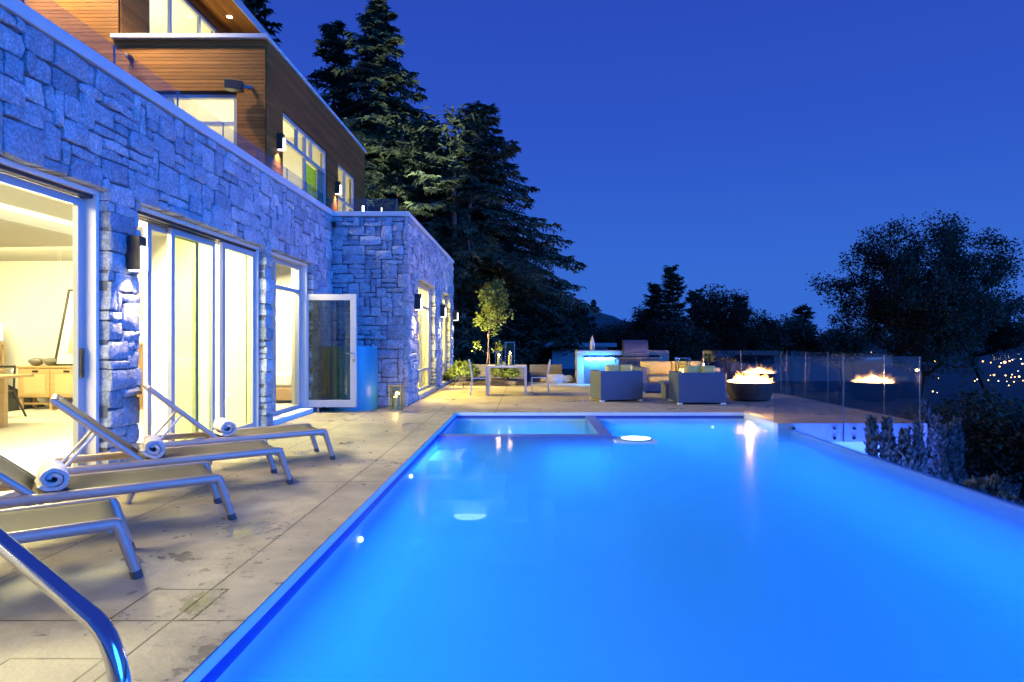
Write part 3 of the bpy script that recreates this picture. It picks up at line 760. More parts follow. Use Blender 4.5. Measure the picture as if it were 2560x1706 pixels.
# pool shell : floor, walls, infinity edge
ZF, ZW = -1.25, -.085
m = MB()
m.box(PX0 - .2, EX, PY0 - .2, PY1 + .2, ZF - .2, ZF)
m.box(PX0 - .2, PX0 - .002, PY0 - .2, PY1 + .2, ZF, -.223); m.box(PX0 - .002, PX1, PY1 + .002, PY1 + .2, ZF, -.223)
m.box(PX0 - .002, EX, PY0 - .2, PY0 - .002, ZF, -.223)
m.box(4.102, 4.3, 10.505, PY1, ZF, -.223)
struct('pool_shell', m, M['shell'])
m = MB(); m.box(4.29, EX, PY0, 10.494, ZF + .001, -.104)
struct('infinity_edge', m, M['edgetile'], bevel=.008)
m = MB(); m.box(PX0, EX + .004, PY0, 10.49, ZW - .004, ZW); m.box(PX0, 4.10, 10.49, PY1, ZW - .004, ZW)
wq = MB(); wp = [(PX0 - .01, PY0 - .01), (EX + .002, PY0 - .01), (EX + .002, 10.493), (PX1 + .01, 10.497), (PX1 + .01, PY1 + .01), (PX0 - .01, PY1 + .01)]
wq.add([(x, y, ZW) for x, y in wp] + [(x, y, ZF - .01) for x, y in wp], [(0, 1, 2, 3, 4, 5), (11, 10, 9, 8, 7, 6)] + [(i, (i + 1) % 6, 6 + (i + 1) % 6, 6 + i) for i in range(6)])
struct('water', wq, M['water'])
# outer face and basin of the infinity edge
m = MB(); m.box(EX + .012, 5.9, PY0 - .2, 10.4, -1.75, -1.6); m.box(5.8, 5.9, PY0 - .2, 10.4, -1.6, -1.25); m.box(EX - .1, EX - .002, PY0 - .2, 10.49, -1.75, ZF - .21)
struct('catch_basin', m, M['shell'])
# spa in the corner
SX, SY = 1.28, 9.60
m = MB(); m.box(PX0 + .002, SX - .2, SY, SY + .2, ZF + .002, -.075); m.box(SX - .198, SX, SY, PY1 - .002, ZF + .002, -.075)
struct('spa_wall', m, M['pooltile'], bevel=.01)
m = MB(); m.box(PX0 + .003, SX - .203, SY + .203, PY1 - .003, ZF + .003, -.78)
m.box(PX0 + .004, PX0 + .62, SY + .204, PY1 - .004, -.779, -.36); m.box(PX0 + .622, SX - .204, PY1 - .48, PY1 - .005, -.779, -.36); m.box(SX - .55, SX - .205, SY + .205, PY1 - .482, -.779, -.37)
struct('spa_bench', m, M['shell'])
m = MB()
for k in range(5):
    m.box(PX0 + .003, -.88 + .31 * k, SY - .95 - .32 * k, SY - .003 - .0005 * k, ZF + .002 + .001 * k, -.26 - .19 * k)
struct('pool_steps', m, M['shell'], bevel=.012)
m = MB()
for k in range(5):
    y0 = SY - .95 - .32 * k; x1 = -.88 + .31 * k; z = -.26 - .19 * k
    m.box(x1 - .05, x1 + .002, y0 + .05, SY - .01, z + .001, z + .004)
struct('step_nosing', m, M['pooltile'])
# spa lamp, plus glowing discs that imitate lamp glare in the pool
def pool_lamp_glare(label, c, r, e=0):
    t = thing('pool_lamp_glare', label, 'pool lamp', c, 'round underwater lamps')
    m = MB(); m.lathe([(r, -.012), (r * 1.02, -.004), (r * .93, 0)], c, 28); m.build('rim', M['steel'], t)
    m = MB(); m.lathe([(r * .92, .001), (r * .8, .006), (r * .01, .010)], c, 28); m.build('lens', M['poolglow'], t, smooth=60)
    return t
m = MB(); m.box(SX + .002, SX + .62, SY - .26, SY + .30, -.16, -.125); struct('glare_disc_ledge', m, M['shell'], bevel=.01)  # ledge added only to carry the glare disc
pool_lamp_glare('glowing white disc imitating underwater lamp glare outside the spa wall', (SX + .34, SY + .02, -.110), .24)
pool_lamp_glare('white underwater lamp inside the raised corner spa', (-.58, SY + .34, -.345), .20)
pool_lamp_glare('glowing disc imitating the bright glare patch on the broad pool step before the spa', (-.72, 7.95, -.82), .22)
# return fittings on the pool wall; their bright look is put in as glow
for q, lab in (((PX0 + .01, 5.16, -.25), 'nearest little white inlet on the left pool wall'), ((PX0 + .01, 7.38, -.21), 'farther little white inlet on the left pool wall'), ((3.5, PY1 - .01, -.28), 'little white inlet on the back pool wall under the fire bowl')):
    q = Vector(q); d = Vector((1, 0, 0)) if q.x < 0 else Vector((0, -1, 0))
    m = MB(); m.tube([q, q + d * .02, q + d * .03], [.022, .022, .014], 14); o = m.build('pool_inlet', M['poolglow'], smooth=50); tag(o, lab, 'pool inlet')
# underwater strip lamps
PB = (.042, .150, 1.0)
for y0, y1 in ((.9, 7.2),):
    lamp('AREA', 'pool_wall_light', (PX0 + .03, (y0 + y1) / 2, -.62), 265, PB, None, (3, (y0 + y1) / 2, -.80), y1 - y0, .8, spread=72)
lamp('AREA', 'pool_wall_light', (4.26, 5.5, -.62), 360, PB, None, (1.0, 5.5, -.80), 9.6, .75, spread=72)
lamp('AREA', 'pool_wall_light', (1.4, PY0 + .03, -.62), 420, PB, None, (1.4, 5.0, -.8), 5.0, .8, spread=72)
lamp('AREA', 'pool_wall_light', (2.7, PY1 - .03, -.62), 190, PB, None, (2.6, 8.0, -.8), 2.4, .8, spread=72)
lamp('AREA', 'pool_wall_light', (.75, SY - .03, -.6), 75, PB, None, (.9, 6.0, -.8), 1.0, .7, spread=110)  # unseen lamp added to fill the darker middle of the pool
lamp('AREA', 'pool_wall_light', (PX0 + .03, 8.4, -.17), 30, PB, None, (0, 8.4, -.5), 2.0, .08)  # unseen strip added to lift the dim corner by the steps
lamp('AREA', 'pool_edge_fill', (4.06, 5.5, -.80), 42, PB, None, (4.29, 5.5, -.15), 9.6, .1)  # unseen strip added to brighten the inner face of the infinity edge
lamp('AREA', 'spa_light', (-.1, PY1 - .5, -.6), 150, (.02, .15, 1.0), None, (-.1, 10.0, -.6), 2.0, .3)
lamp('AREA', 'basin_light', (5.2, 9.95, -1.35), 280, (.03, .10, 1.0), None, (5.2, 10.5, -.35), 2.2, .2)
lamp('AREA', 'basin_light', (5.0, 8.2, -1.5), 150, PB, None, (6.4, 9.6, -.4), 1.2, .3)
lamp('AREA', 'basin_light', (5.1, 5.5, -1.5), 120, PB, None, (5.8, 7.0, -.9), 3.0, .3)

# ================================================================== FURNITURE
def lounger_proto():
    t = thing('sun_lounger', 'x', 'sun lounger', (0, 0, 0), 'sun loungers along the pool', local=True)
    w = .30; zt = .325
    m = MB()
    for s in (-1, 1):
        m.tube([(s * w, .085, zt - .008), (s * w, .10, zt), (s * w, .8, zt - .004), (s * w, 1.80, zt - .008)], .030, 12, flat=1.15)
    for y in (.12, 1.15, 1.78): m.tube([(-w, y, zt - .03), (w, y, zt - .03)], .02, 8)
    m.build('frame', M['alu'], t, smooth=40)
    for s in (-1, 1):
        m = MB(); m.tube([(s * w, .105, zt + .012), (s * w, .085, zt - .02), (s * w, .0, .03)], [.031, .031, .028], 12)
        l = m.build('leg', M['alu'], t, smooth=40)
        m = MB(); m.tube([(s * w, .006, .045), (s * w, -.006, .0)], [.030, .031], 12); m.build('foot_cap', M['cap'], l, smooth=40)
        m = MB(); m.tube([(s * w * .97, 1.20, zt - .03), (s * w * .97, 1.30, .0)], [.024, .022], 8); m.build('leg', M['alu'], t, smooth=40)
    m = MB()
    def sl(a, b):
        x = (a - .5) * 2 * (w - .018); y = .105 + b * 1.10
        return (x, y, zt + .022 - .030 * (1 - (2 * a - 1) ** 2) * (1 - abs(2 * b - 1) ** 6 * .6))
    m.grid(sl, 10, 16)
    o = m.build('seat_sling', M['sling'], t, smooth=180)
    so_ = o.modifiers.new('thick', 'SOLIDIFY'); so_.thickness = .006
    m = MB(); th = R(42); c, s_ = math.cos(th), math.sin(th); L = .80; y0, z0 = 1.20, zt + .015
    for s in (-1, 1): m.tube([(s * (w - .035), y0, z0), (s * (w - .035), y0 + L * c, z0 + L * s_)], .022, 10, flat=1.2)
    m.tube([(-(w - .035), y0 + L * c, z0 + L * s_), (w - .035, y0 + L * c, z0 + L * s_)], .024, 10)
    m.tube([(-(w - .035), y0 + .42 * c, z0 + .42 * s_ - .02), (w - .035, y0 + .42 * c, z0 + .42 * s_ - .02)], .014, 8)
    br = m.build('backrest_frame', M['alu'], t, smooth=40)
    m = MB(); m.grid(lambda a, b: ((a - .5) * 2 * (w - .045), y0 + L * b * c + s_ * .02 * (1 - (2 * a - 1) ** 2), z0 + L * b * s_ + .02 - c * .022 * (1 - (2 * a - 1) ** 2)), 8, 10)
    o = m.build('backrest_sling', M['sling'], t, smooth=180); q = o.modifiers.new('thick', 'SOLIDIFY'); q.thickness = .006
    m = MB()
    for s in (-1, 1):
        xx = s * (w - .08)
        m.tube([(xx, y0 + .42 * c, z0 + .42 * s_ - .02), (xx, 1.76, .30), (xx * .95, 1.80, .285), (xx * .9, 1.83, .30)], .012, 8)
    m.tube([(-(w - .08) * .9, 1.83, .30), ((w - .08) * .9, 1.83, .30)], .012, 8)
    m.build('prop_strut', M['alu_white'], t, smooth=40)
    for s in (-1, 1):
        m = MB(); m.tube([(s * w, 1.70, zt - .03), (s * w, 1.80, .0)], [.026, .024], 8); m.build('leg', M['alu'], t, smooth=40)
    return t
LR = math.atan2(-.82, -.57) - math.pi / 2
LR = math.atan2(-.575, -.818) - math.pi / 2
feet = [((-2.231, 3.64), (-2.578, 4.146)), ((-2.246, 4.84), (-2.577, 5.33)), ((-2.25, 6.05), (-2.594, 6.53)), ((-2.215, 7.30), (-2.59, 7.79))]
labs = ['nearest sun lounger, only its foot end in view behind the steel handrail', 'sun lounger second from the handrail with a bluish rolled towel',
        'sun lounger in front of the thick stone pillar holding a rolled towel', 'farthest sun lounger before the sliding doors holding a rolled towel']
proto = lounger_proto(); lo = []
for k, ((a, b), (c, d)) in enumerate(feet):
    o = proto if k == 0 else dup(proto)
    o.location = ((a + c) / 2, (b + d) / 2, 0); o.rotation_euler = (0, 0, LR); o['label'] = labs[k]; lo.append(o)

def towel_proto():
    m = MB(); turns = 1.9; n = 64; r0, r1 = .020, .084; th = .027; L = .40
    prof = []
    for i in range(n + 1):
        t = i / n * turns * 2 * math.pi; r = r0 + (r1 - r0) * i / n; prof.append((t, r))
    nl = 8; vs = []; fs = []
    for j in range(nl + 1):
        x = -L / 2 + L * j / nl; end = 1 - .05 * abs(2 * j / nl - 1) ** 4
        for t, r in prof:
            wob = 1 + .04 * math.sin(2 * t + .4 * j) + .03 * math.sin(5 * t - 1.3 * j) + .02 * math.sin(9 * t + 2.1 * j)
            sag = .93
            for rr_ in (r - th / 2, r + th / 2): vs.append((x + .01 * math.sin(t * 1.7), math.cos(t) * rr_ * wob * end * 1.08, math.sin(t) * rr_ * wob * end * sag))
    w = 2 * (n + 1)
    for j in range(nl):
        for i in range(n):
            a = j * w + 2 * i
            fs += [(a, a + 2, a + w + 2, a + w), (a + 1, a + w + 1, a + w + 3, a + 3)]
        fs.append((j * w + 2 * n, j * w + 2 * n + 1, (j + 1) * w + 2 * n + 1, (j + 1) * w + 2 * n))
    for j in (0, nl):
        for i in range(n): fs.append((j * w + 2 * i, j * w + 2 * i + 1, j * w + 2 * i + 3, j * w + 2 * i + 2))
    m.add(vs, fs)
    return m.build('rolled_towel', M['towel'], smooth=60)
tl = ['rolled towel with blue tinted side on the second lounger', 'rolled white towel on the lounger before the stone pillar', 'rolled white towel on the farthest lounger by the sliding doors']
tp = towel_proto(); tag(tp, tl[0], 'towel', 'rolled towels on the loungers')
for k in range(3):
    o = tp if k == 0 else dup(tp, tl[k])
    L_ = lo[k + 1]; p = Vector((-.085, 1.10, .438)); q = Matrix.Rotation(LR, 3, 'Z') @ p
    o.location = Vector(L_.location) + q; o.rotation_euler = (R((0, 25, -15)[k]), 0, LR + R((4, -3, 2)[k]))

# ---- stainless handrail
m = MB()
pts = [(-2.15, 2.28, 0.0), (-2.15, 2.28, .60), (-2.13, 2.265, .80), (-2.06, 2.215, .93), (-1.93, 2.13, .965), (-1.80, 2.03, .93)]
a, b = Vector((-1.80, 2.03, .93)), Vector((-1.17, 1.70, .655))
a = Vector((-1.47 - .30, 1.79 + .10, .78 + .155)); b = Vector((-1.13, 1.672, .620))
pts = [(-2.1, 2.02, 0), (-2.1, 2.02, .75), (-2.08, 2.01, .88), (-2.0, 1.98, .96), (-1.90, 1.935, .975), a]
for k in range(1, 9): pts.append(a + (b - a) * k / 8)
c0 = b; c1 = Vector((-1.055, 1.648, .545)); c2 = Vector((-1.045, 1.645, .44))
for k in range(1, 7):
    t_ = k / 6; pts.append(c0 * (1 - t_) ** 2 + Vector((-1.06, 1.65, .575)) * 2 * t_ * (1 - t_) + c2 * t_ ** 2)
pts += [(-1.045, 1.645, .1), (-1.045, 1.645, -.6), (-1.045, 1.645, ZF)]
m.tube(pts, .0245, 24)
t = thing('handrail', 'thick polished steel handrail bending down into the near corner of the pool', 'handrail', (-2.1, 2.02, 0))
m.build('rail', M['steel'], t, smooth=60)
m = MB(); m.lathe([(.055, .0), (.055, .008), (.03, .018)], (-2.1, 2.02, 0), 24); m.build('floor_flange', M['steel'], t, smooth=40)

# ---- blue drum
c = Vector(((882 - VX) * 12.85 / F, 12.78, 0)); r = .50
t = thing('blue_drum', 'tall round blue drum standing in the stone corner behind the open door', 'drum', c)
m = MB(); m.lathe([(r * .99, 0), (r, .02), (r * 1.0, .6), (r * .992, 1.235), (r * .985, 1.25), (r * .96, 1.25), (r * .95, 1.2)], c, 64); m.build('body', M['bluetub'], t, smooth=40)
m = MB(); m.lathe([(.001, 1.215), (r * .945, 1.21)], c, 48); m.build('lid', M['bluetub'], t)
for sx in (-.62, .95):
    ang = math.acos(max(-1, min(1, sx))); p = c + Vector((math.cos(-ang) * r, -abs(math.sin(ang)) * r, 1.25))
    m = MB(); m.tube([p + Vector((-.03, -.01, .03)), p + Vector((0, -.015, .02)), p + Vector((.01, -.01, -.03))], .008, 8); m.build('hook', M['white'], t, smooth=60)

# ---- candle lanterns
def lantern(name, label, base, w, h, ch, group='glass candle lanterns', power=4, d=None):
    b = Vector(base); t = thing(name, label, 'lantern', b, group); m = MB(); e = w / 2; q = .018
    for sx in (-1, 1):
        for sy in (-1, 1): m.box(b.x + sx * e - q / 2, b.x + sx * e + q / 2, b.y + sy * e - q / 2, b.y + sy * e + q / 2, b.z + .02, b.z + h - .02)
    m.box(b.x - e - q, b.x + e + q, b.y - e - q, b.y + e + q, b.z, b.z + .02)
    for z in (h - .02,):
        for s in (-1, 1):
            m.box(b.x - e - q, b.x + e + q, b.y + s * e - q, b.y + s * e + q, b.z + z, b.z + z + .022)
            m.box(b.x + s * e - q, b.x + s * e + q, b.y - e + q, b.y + e - q, b.z + z, b.z + z + .022)
    m.build('frame', M['steel'], t)
    m = MB()
    for s in (-1, 1):
        m.box(b.x - e + q / 2, b.x + e - q / 2, b.y + s * e - .002, b.y + s * e + .002, b.z + .022, b.z + h - .022)
        m.box(b.x + s * e - .002, b.x + s * e + .002, b.y - e + q / 2, b.y + e - q / 2, b.z + .022, b.z + h - .022)
    m.build('glass', M['pane'], t)
    m = MB(); m.lathe([(w * .22, 0), (w * .22, ch - .006), (w * .17, ch - .012), (.001, ch - .02)], b + Vector((0, 0, .021)), 18); cd = m.build('candle', M['candle'], t, smooth=40)
    f = b + Vector((0, 0, .021 + ch)); m = MB(); m.lathe([(.001, -.01), (w * .075, .02), (w * .06, .045), (.001, .10)], f, 10); m.build('flame', M['candle_flame'], t, smooth=180)
    lamp('POINT', 'candle_light', f + Vector((0, 0, .05)), power, (1, .60, .25), t, size=.03)
    return t
lantern('lantern', 'glass lantern with lit candle standing on the deck by the wing corner', W(990, 1025, 12.56), .215, .49, .24, power=9)

# ---- dining set
def dining_chair(label, loc, rz):
    t = thing('dining_chair', label, 'chair', loc, 'aluminium dining chairs', local=True, rz=rz)
    m = MB()
    for s in (-1, 1):
        m.obox((s * .21, .20, 0), (s * .21, .20, .44), .03, .03)
    for s in (-1, 1):
        m.obox((s * .21, -.24, 0), (s * .21, -.19, .44), .03, .035); m.obox((s * .21, -.19, .44), (s * .21, -.27, .88), .03, .035)
    m.obox((-.225, .20, .43), (.225, .20, .43), .03, .03); m.obox((-.21, -.19, .43), (.21, -.19, .43), .03, .03)
    for s in (-1, 1): m.obox((s * .21, -.19, .43), (s * .21, .2, .43), .03, .03)
    m.build('frame', M['alu_white'], t, bevel=.004)
    m = MB(); m.box(-.195, .195, -.17, .185, .437, .452); m.build('seat', M['track'], t)
    m = MB()
    for k in range(3): m.obox((-.195, -.205 - .022 * k, .52 + .125 * k), (.195, -.205 - .022 * k, .52 + .125 * k), .012, .075, up=(0, -.18, 1))
    m.build('backrest_slats', M['dark_metal'], t)
    return t
TD = 15.9
t = thing('dining_table', 'pale aluminium dining table with slim square legs carrying two lanterns', 'table', (-.55, 16.2, 0))
x0, x1, y0, y1 = -1.05, -.03, 15.85, 16.75
m = MB(); m.box(x0, x1, y0, y1, .685, .725); m.build('tabletop', M['alu_white'], t, bevel=.004)
for x in (x0 + .03, x1 - .03):
    for y in (y0 + .03, y1 - .03):
        m = MB(); m.box(x - .03, x + .03, y - .03, y + .03, 0, .684); m.build('leg', M['alu_white'], t, bevel=.003)
dining_chair('metal dining chair at the left end of the table beside the young tree', (-1.20, 16.0, 0), R(-84))
dining_chair('metal dining chair at the right end of the table, facing left', (.30, 16.35, 0), R(90))
lantern('lantern', 'tall glass lantern with lit candle on the dining table', (-.46, 16.35, .726), .235, .60, .25, power=5)
lantern('lantern', 'short glass lantern with lit candle on the dining table', (-.74, 16.15, .726), .15, .36, .20, power=6)

# ---- lounge seating
def armchair(label, loc, rz, w=1.0, d=.92, h=.675, cush=True, name='armchair', cat='armchair', pil=.13):
    t = thing(name, label, cat, loc, None, local=True, rz=rz)
    m = MB(); m.box(0, w, 0, .15, .035, h); m.build('back', M['wicker'], t, bevel=.015)
    for a in (0, w - .15):
        m = MB(); m.box(a, a + .15, .151, d, .035, h - .004); m.build('arm', M['wicker'], t, bevel=.015)
    m = MB(); m.box(.151, w - .151, .151, d - .02, .035, .27); m.build('base', M['wicker'], t, bevel=.01)
    for x in (.05, w - .05):
        for y in (.05, d - .05):
            m = MB(); m.box(x - .05, x + .05, y - .045, y + .045, 0, .034); m.build('foot', M['white'], t)
    m = MB(); m.box(.158, w - .158, .17, d - .03, .272, .43); m.build('seat_cushion', M['cushion'], t, bevel=.05, segs=4, smooth=60)
    if cush:
        cw = (w - .32) / 2
        for k in range(2):
            m = MB(); zc = h + pil * .35
            m.grid(lambda a, b: (.16 + k * cw + a * cw, .16 + .17 * math.sin(math.pi * b) ** .5 if False else .16, .3), 1, 1)
            m = MB(); n = 10
            for sgn in (-1, 1):
                m.grid(lambda a, b, sgn=sgn: (.16 + k * cw + .01 + a * (cw - .02), .225 + sgn * .09 * (max(0, 1 - (2*a-1)**4) * max(0, 1 - (2*b-1)**4)) ** .5, .40 + b * (h + pil - .40)), n, n)
            m.build('back_cushion', M['cushion'], t, smooth=180)
    return t
armchair('dark wicker armchair left of the pair, turned from the pool toward the grill', (1.61, 14.2, 0), R(9), w=.98, pil=.14)
armchair('dark wicker armchair beside the fire bowl, its back to the pool', (3.19, 13.6, 0), 0, w=1.02, pil=.14)
sf = armchair('dark wicker sofa with yellow cushions facing the pool between the armchairs', (5.0, 18.0, 0), R(180), w=2.05, d=1.4, name='sofa', cat='sofa', h=.66)
t = thing('coffee_table', 'low dark wicker table between armchairs and sofa', 'table', (3.7, 15.4, 0))
m = MB(); m.box(3.2, 4.25, 15.0, 15.7, .32, .38); m.build('tabletop', M['wicker'], t, bevel=.01)
m = MB(); m.box(3.25, 4.2, 15.05, 15.65, .0, .319); m.build('base', M['wicker'], t)
lantern('lantern', 'wide glass lantern between the armchair and the yellow sofa cushion', (3.70, 15.3, .381), .27, .57, .20, power=5)

# ---- fire bowl
c = Vector((5.08, 14.65, 0))
t = thing('fire_bowl', 'round dark fire bowl with tall orange gas flames by the glass guard', 'fire bowl', c)
m = MB(); m.lathe([(.36, 0), (.44, .04), (.53, .26), (.57, .40), (.575, .42), (.54, .42), (.50, .36), (.05, .33)], c, 40); m.build('bowl', M['bowl'], t, smooth=40)
def flames(mb, c, n, r, h, rnd, wd):
    for k in range(n):
        a = rnd.uniform(0, 6.28); q = rnd.random() ** .6 * r; hh = h * (1.05 - .6 * q / r) * rnd.uniform(.6, 1.15); w = wd * rnd.uniform(.7, 1.2)
        b = c + Vector((math.cos(a) * q, math.sin(a) * q * .8, 0)); lean = Vector((rnd.uniform(-.09, .09), rnd.uniform(-.05, .05), 0))
        pts = [b + lean * (i / 6) ** 2 * 2 * hh / .3 + Vector((.025 * math.sin(i * 1.7 + k), 0, hh * i / 6)) for i in range(7)]
        mb.tube(pts, [w * .5, w, w * 1.05, w * .85, w * .55, w * .25, .002], 8)
rf = random.Random(5)
m = MB(); flames(m, c + Vector((0, 0, .36)), 70, .43, .36, rf, .075); m.build('flames', M['flame'], t, smooth=180)
m = MB(); flames(m, c + Vector((0, 0, .36)), 60, .40, .22, rf, .10); m.build('flame_core', M['flame_core'], t, smooth=180)
m = MB(); m.lathe([(.50, .375), (.30, .41), (.001, .42)], c, 24); m.build('ember_bed', M['flame'], t, smooth=180)
lamp('POINT', 'fire_light', c + Vector((0, 0, .50)), 800, (1, .48, .15), t, size=.05)

# ---- glass guards round the terrace
gp = [(6.5, 10.55)] + [(6.5, y) for y in (10.67 + 0.0, 11.67, 12.6, 13.2, 13.87, 14.98, 16.07)]
gp = [(6.5, y) for y in (10.56, 11.67, 13.2, 13.87, 14.98, 16.07, 16.45)]
guard('glass_guard', 'glass guard running along the right terrace edge beyond the fire', gp, .0, 1.10)
guard('glass_guard', 'slanted back glass guard behind the burning fire bowl', [(6.48, 16.47), (5.6, 16.83), (4.7, 17.19)], .0, 1.10)
gf = guard('glass_guard', 'front glass guard facing the pool above the blue lit wall', [(4.02, 10.49), (5.17, 10.49), (6.42, 10.49)], -.30, 1.10)
m = MB()
for x in (4.35, 5.02, 5.34, 6.25):
    for z in (-.08, -.24): m.tube([(x, 10.47, z), (x, 10.512, z)], .026, 14)
m.build('standoff_bolts', M['steel'], gf, smooth=40)

# ---- barbecue island
t = thing('barbecue_island', 'pale concrete barbecue counter with blue lit steel cabinet', 'barbecue', (3, 20.2, 0))
m = MB(); m.box(1.54, 1.76, 20.1, 20.9, 0, .90); m.box(1.54, 4.43, 20.1, 20.9, .902, 1.05); m.box(4.13, 4.43, 20.1, 20.9, 0, .90); m.build('surround', M['concrete'], t, bevel=.008)
m = MB(); m.box(1.77, 2.75, 20.18, 20.8, .03, .86); m.build('cabinet', M['steel_panel'], t, bevel=.006)
for x in (1.90, 2.36):
    m = MB(); m.box(x, x + .42, 20.155, 20.178, .08, .70); d = m.build('cabinet_door', M['steel_panel'], t, bevel=.004)
    m = MB(); m.tube([(x + .38, 20.13, .55), (x + .38, 20.13, .68)], .012); m.build('handle', M['steel'], d)
m = MB(); m.box(1.77, 3.0, 20.0, 20.16, .80, .86); m.build('shelf', M['steel'], t)
g = thing('gas_grill', 'stainless gas grill with domed hood raised over the barbecue counter', 'grill', (3.3, 19.6, 0))
m = MB(); m.box(2.76, 4.0, 19.45, 20.05, .02, .80); m.build('cart', M['steel_panel'], g, bevel=.01)
m = MB(); m.box(2.7, 4.05, 19.42, 20.05, .802, .86); m.build('side_shelf', M['steel'], g, bevel=.005)
m = MB()
def hood(a, b):
    x = 2.95 + a * .75; th_ = b * math.pi * .62
    return (x, 19.62 + .42 * (1 - math.cos(th_)) * .6, .88 + .50 * math.sin(min(th_, math.pi / 2)) * (1 if th_ < math.pi / 2 else 1))
m.grid(hood, 6, 12)
m.add([(2.95, 19.62, .88), (2.95, 19.66, 1.1), (2.95, 19.75, 1.28), (2.95, 19.9, 1.38), (2.95, 20.05, 1.38), (2.95, 20.05, .88)], [(0, 1, 2, 3, 4, 5)])
m.add([(3.70, 19.62, .88), (3.70, 19.66, 1.1), (3.70, 19.75, 1.28), (3.70, 19.9, 1.38), (3.70, 20.05, 1.38), (3.70, 20.05, .88)], [(0, 1, 2, 3, 4, 5)])
m.build('hood', M['steel_panel'], g, smooth=50)
m = MB(); m.tube([(3.0, 19.58, 1.0), (3.65, 19.58, 1.0)], .018, 10); m.build('handle', M['steel'], g, smooth=40)
for k in range(3):
    m = MB(); m.tube([(3.05 + k * .22, 19.45, .70), (3.05 + k * .22, 19.40, .70)], .03, 12); m.build('knob', M['steel'], g, smooth=40)
m = MB(); m.lathe([(.001, 0), (.07, .01), (.085, .12), (.06, .3), (.02, .44), (.001, .48)], (2.05, 20.4, 1.051), 14, sy=.5); o = m.build('folded_cloth', M['towel'], smooth=60); tag(o, 'pale cloth folded to a point on the barbecue counter', 'cloth')
lamp('AREA', 'cabinet_blue_fill', (2.25, 19.72, .78), 150, (.03, .25, 1), t, (2.25, 20.25, .25), 1.0, .06)  # added blue lamp imitating the pool's reflection on the steel

# ---- low walls, planting bed, stones
m = MB(); m.box(-2.42, -.05, 21.15, 21.35, -.1, .57); o = m.build('garden_wall', M['concrete'], bevel=.01); tag(o, 'low pale garden wall behind the bushes and dining table', 'wall')
m = MB(); m.box(.06, 1.15, 21.6, 21.8, -.1, .55); o = m.build('garden_wall', M['concrete'], bevel=.01); tag(o, 'short low garden wall behind the heap of stones', 'wall')
m = MB(); rb = random.Random(2)
m.grid(lambda a, b: (-2.4 + a * 2.4, 19.3 + b * 1.85, .02 + .11 * (math.sin(a * 3.1) * math.sin(b * 3.1)) ** .5 + rb.uniform(0, .05) * (0 < a < 1 and 0 < b < 1)), 24, 14)
struct('planting_bed', m, M['soil'], kind='structure')
for k, (px, s) in enumerate(((1388, .30), (1412, .24), (1370, .17))):
    a = W(px, 950, 20.6); a.z = .0; m = MB(); bm = bmesh.new(); bmesh.ops.create_icosphere(bm, subdivisions=2, radius=s)
    r_ = random.Random(k); vs = [(a.x + v.co.x * 1.4 + r_.uniform(-.03, .03), a.y + v.co.y + r_.uniform(-.03, .03), max(0, a.z + .1 + v.co.z * .7 + r_.uniform(-.03, .03))) for v in bm.verts]
    m.add(vs, [[v.index for v in f.verts] for f in bm.faces]); bm.free(); o = m.build('garden_rock', M['rock'])
    tag(o, ['largest garden stone before the short low wall', 'right garden stone leaning by the barbecue counter', 'smallest garden stone at the left of the heap'][k], 'rock', 'stones behind the terrace')
t = thing('garden_shed', 'low neighbouring building with flat roof behind the low wall', 'building', (2.0, 33, 0))
a = W(1380, 890, 33); b = W(1520, 890, 33)
m = MB(); m.box(a.x, b.x, 33, 38, -1, W(0, 868, 33).z); m.build('wall', M['shed'], t)
m = MB(); m.box(a.x - .4, b.x + .4, 32.6, 38.3, W(0, 868, 33).z + .01, W(0, 858, 33).z); m.build('roof', M['shed'], t)
t = thing('satellite_dish', 'round dark dish on a thin mast above the hill line', 'dish', W(1483, 860, 46))
a = W(1483, 760, 46); m = MB(); m.tube([W(1483, 860, 46), a + Vector((0, .05, -.2))], .05); m.build('mast', M['dark_metal'], t)
m = MB(); m.lathe([(.001, 0), (.15, .01), (.26, .04), (.26, .055), (.15, .03), (.001, .02)], (0, 0, 0), 28); d = m.build('reflector', M['dark_metal'], t, smooth=60)
d.parent = t; d.matrix_parent_inverse = Matrix(); d.location = a - Vector(t.location); d.rotation_euler = (R(100), 0, R(15)); d.scale = (.85, 1.25, 1)

# ================================================================== INSIDE THE ROOMS
t = thing('sideboard', 'light oak sideboard with cane doors seen through the nearest opening', 'sideboard', (-9, 12.8, 0))
x0, x1, y0, y1 = -9.98, -8.1, 12.50, 12.95
m = MB(); m.box(x0, x1, y0 + .02, y1, .24, .825); m.box(x0 - .02, x1 + .02, y0, y1 + .01, .826, .86); m.build('cabinet', M['oak'], t, bevel=.005)
m = MB(); m.box(x0 + .06, x1 - .06, y0 + .1, y0 + .14, .10, .14); m.build('stretcher', M['oak'], t)
for k in range(3):
    a = x0 + .05 + k * .61; m = MB(); m.box(a, a + .58, y0 + .005, y0 + .0195, .26, .80); d = m.build('cabinet_door', M['oak'], t)
    m = MB(); m.box(a + .08, a + .50, y0 - .001, y0 + .0045, .32, .70); m.build('cane_panel', M['cane'], d)
    m = MB(); m.box(a + .25, a + .36, y0 - .012, y0 + .004, .745, .775); m.build('handle', M['track'], d)
for x in (x0 + .04, -9.35, -8.75, x1 - .04):
    for y in (y0 + .06, y1 - .05):
        m = MB(); m.box(x - .025, x + .025, y - .025, y + .025, 0, .239); m.build('leg', M['oak'], t)
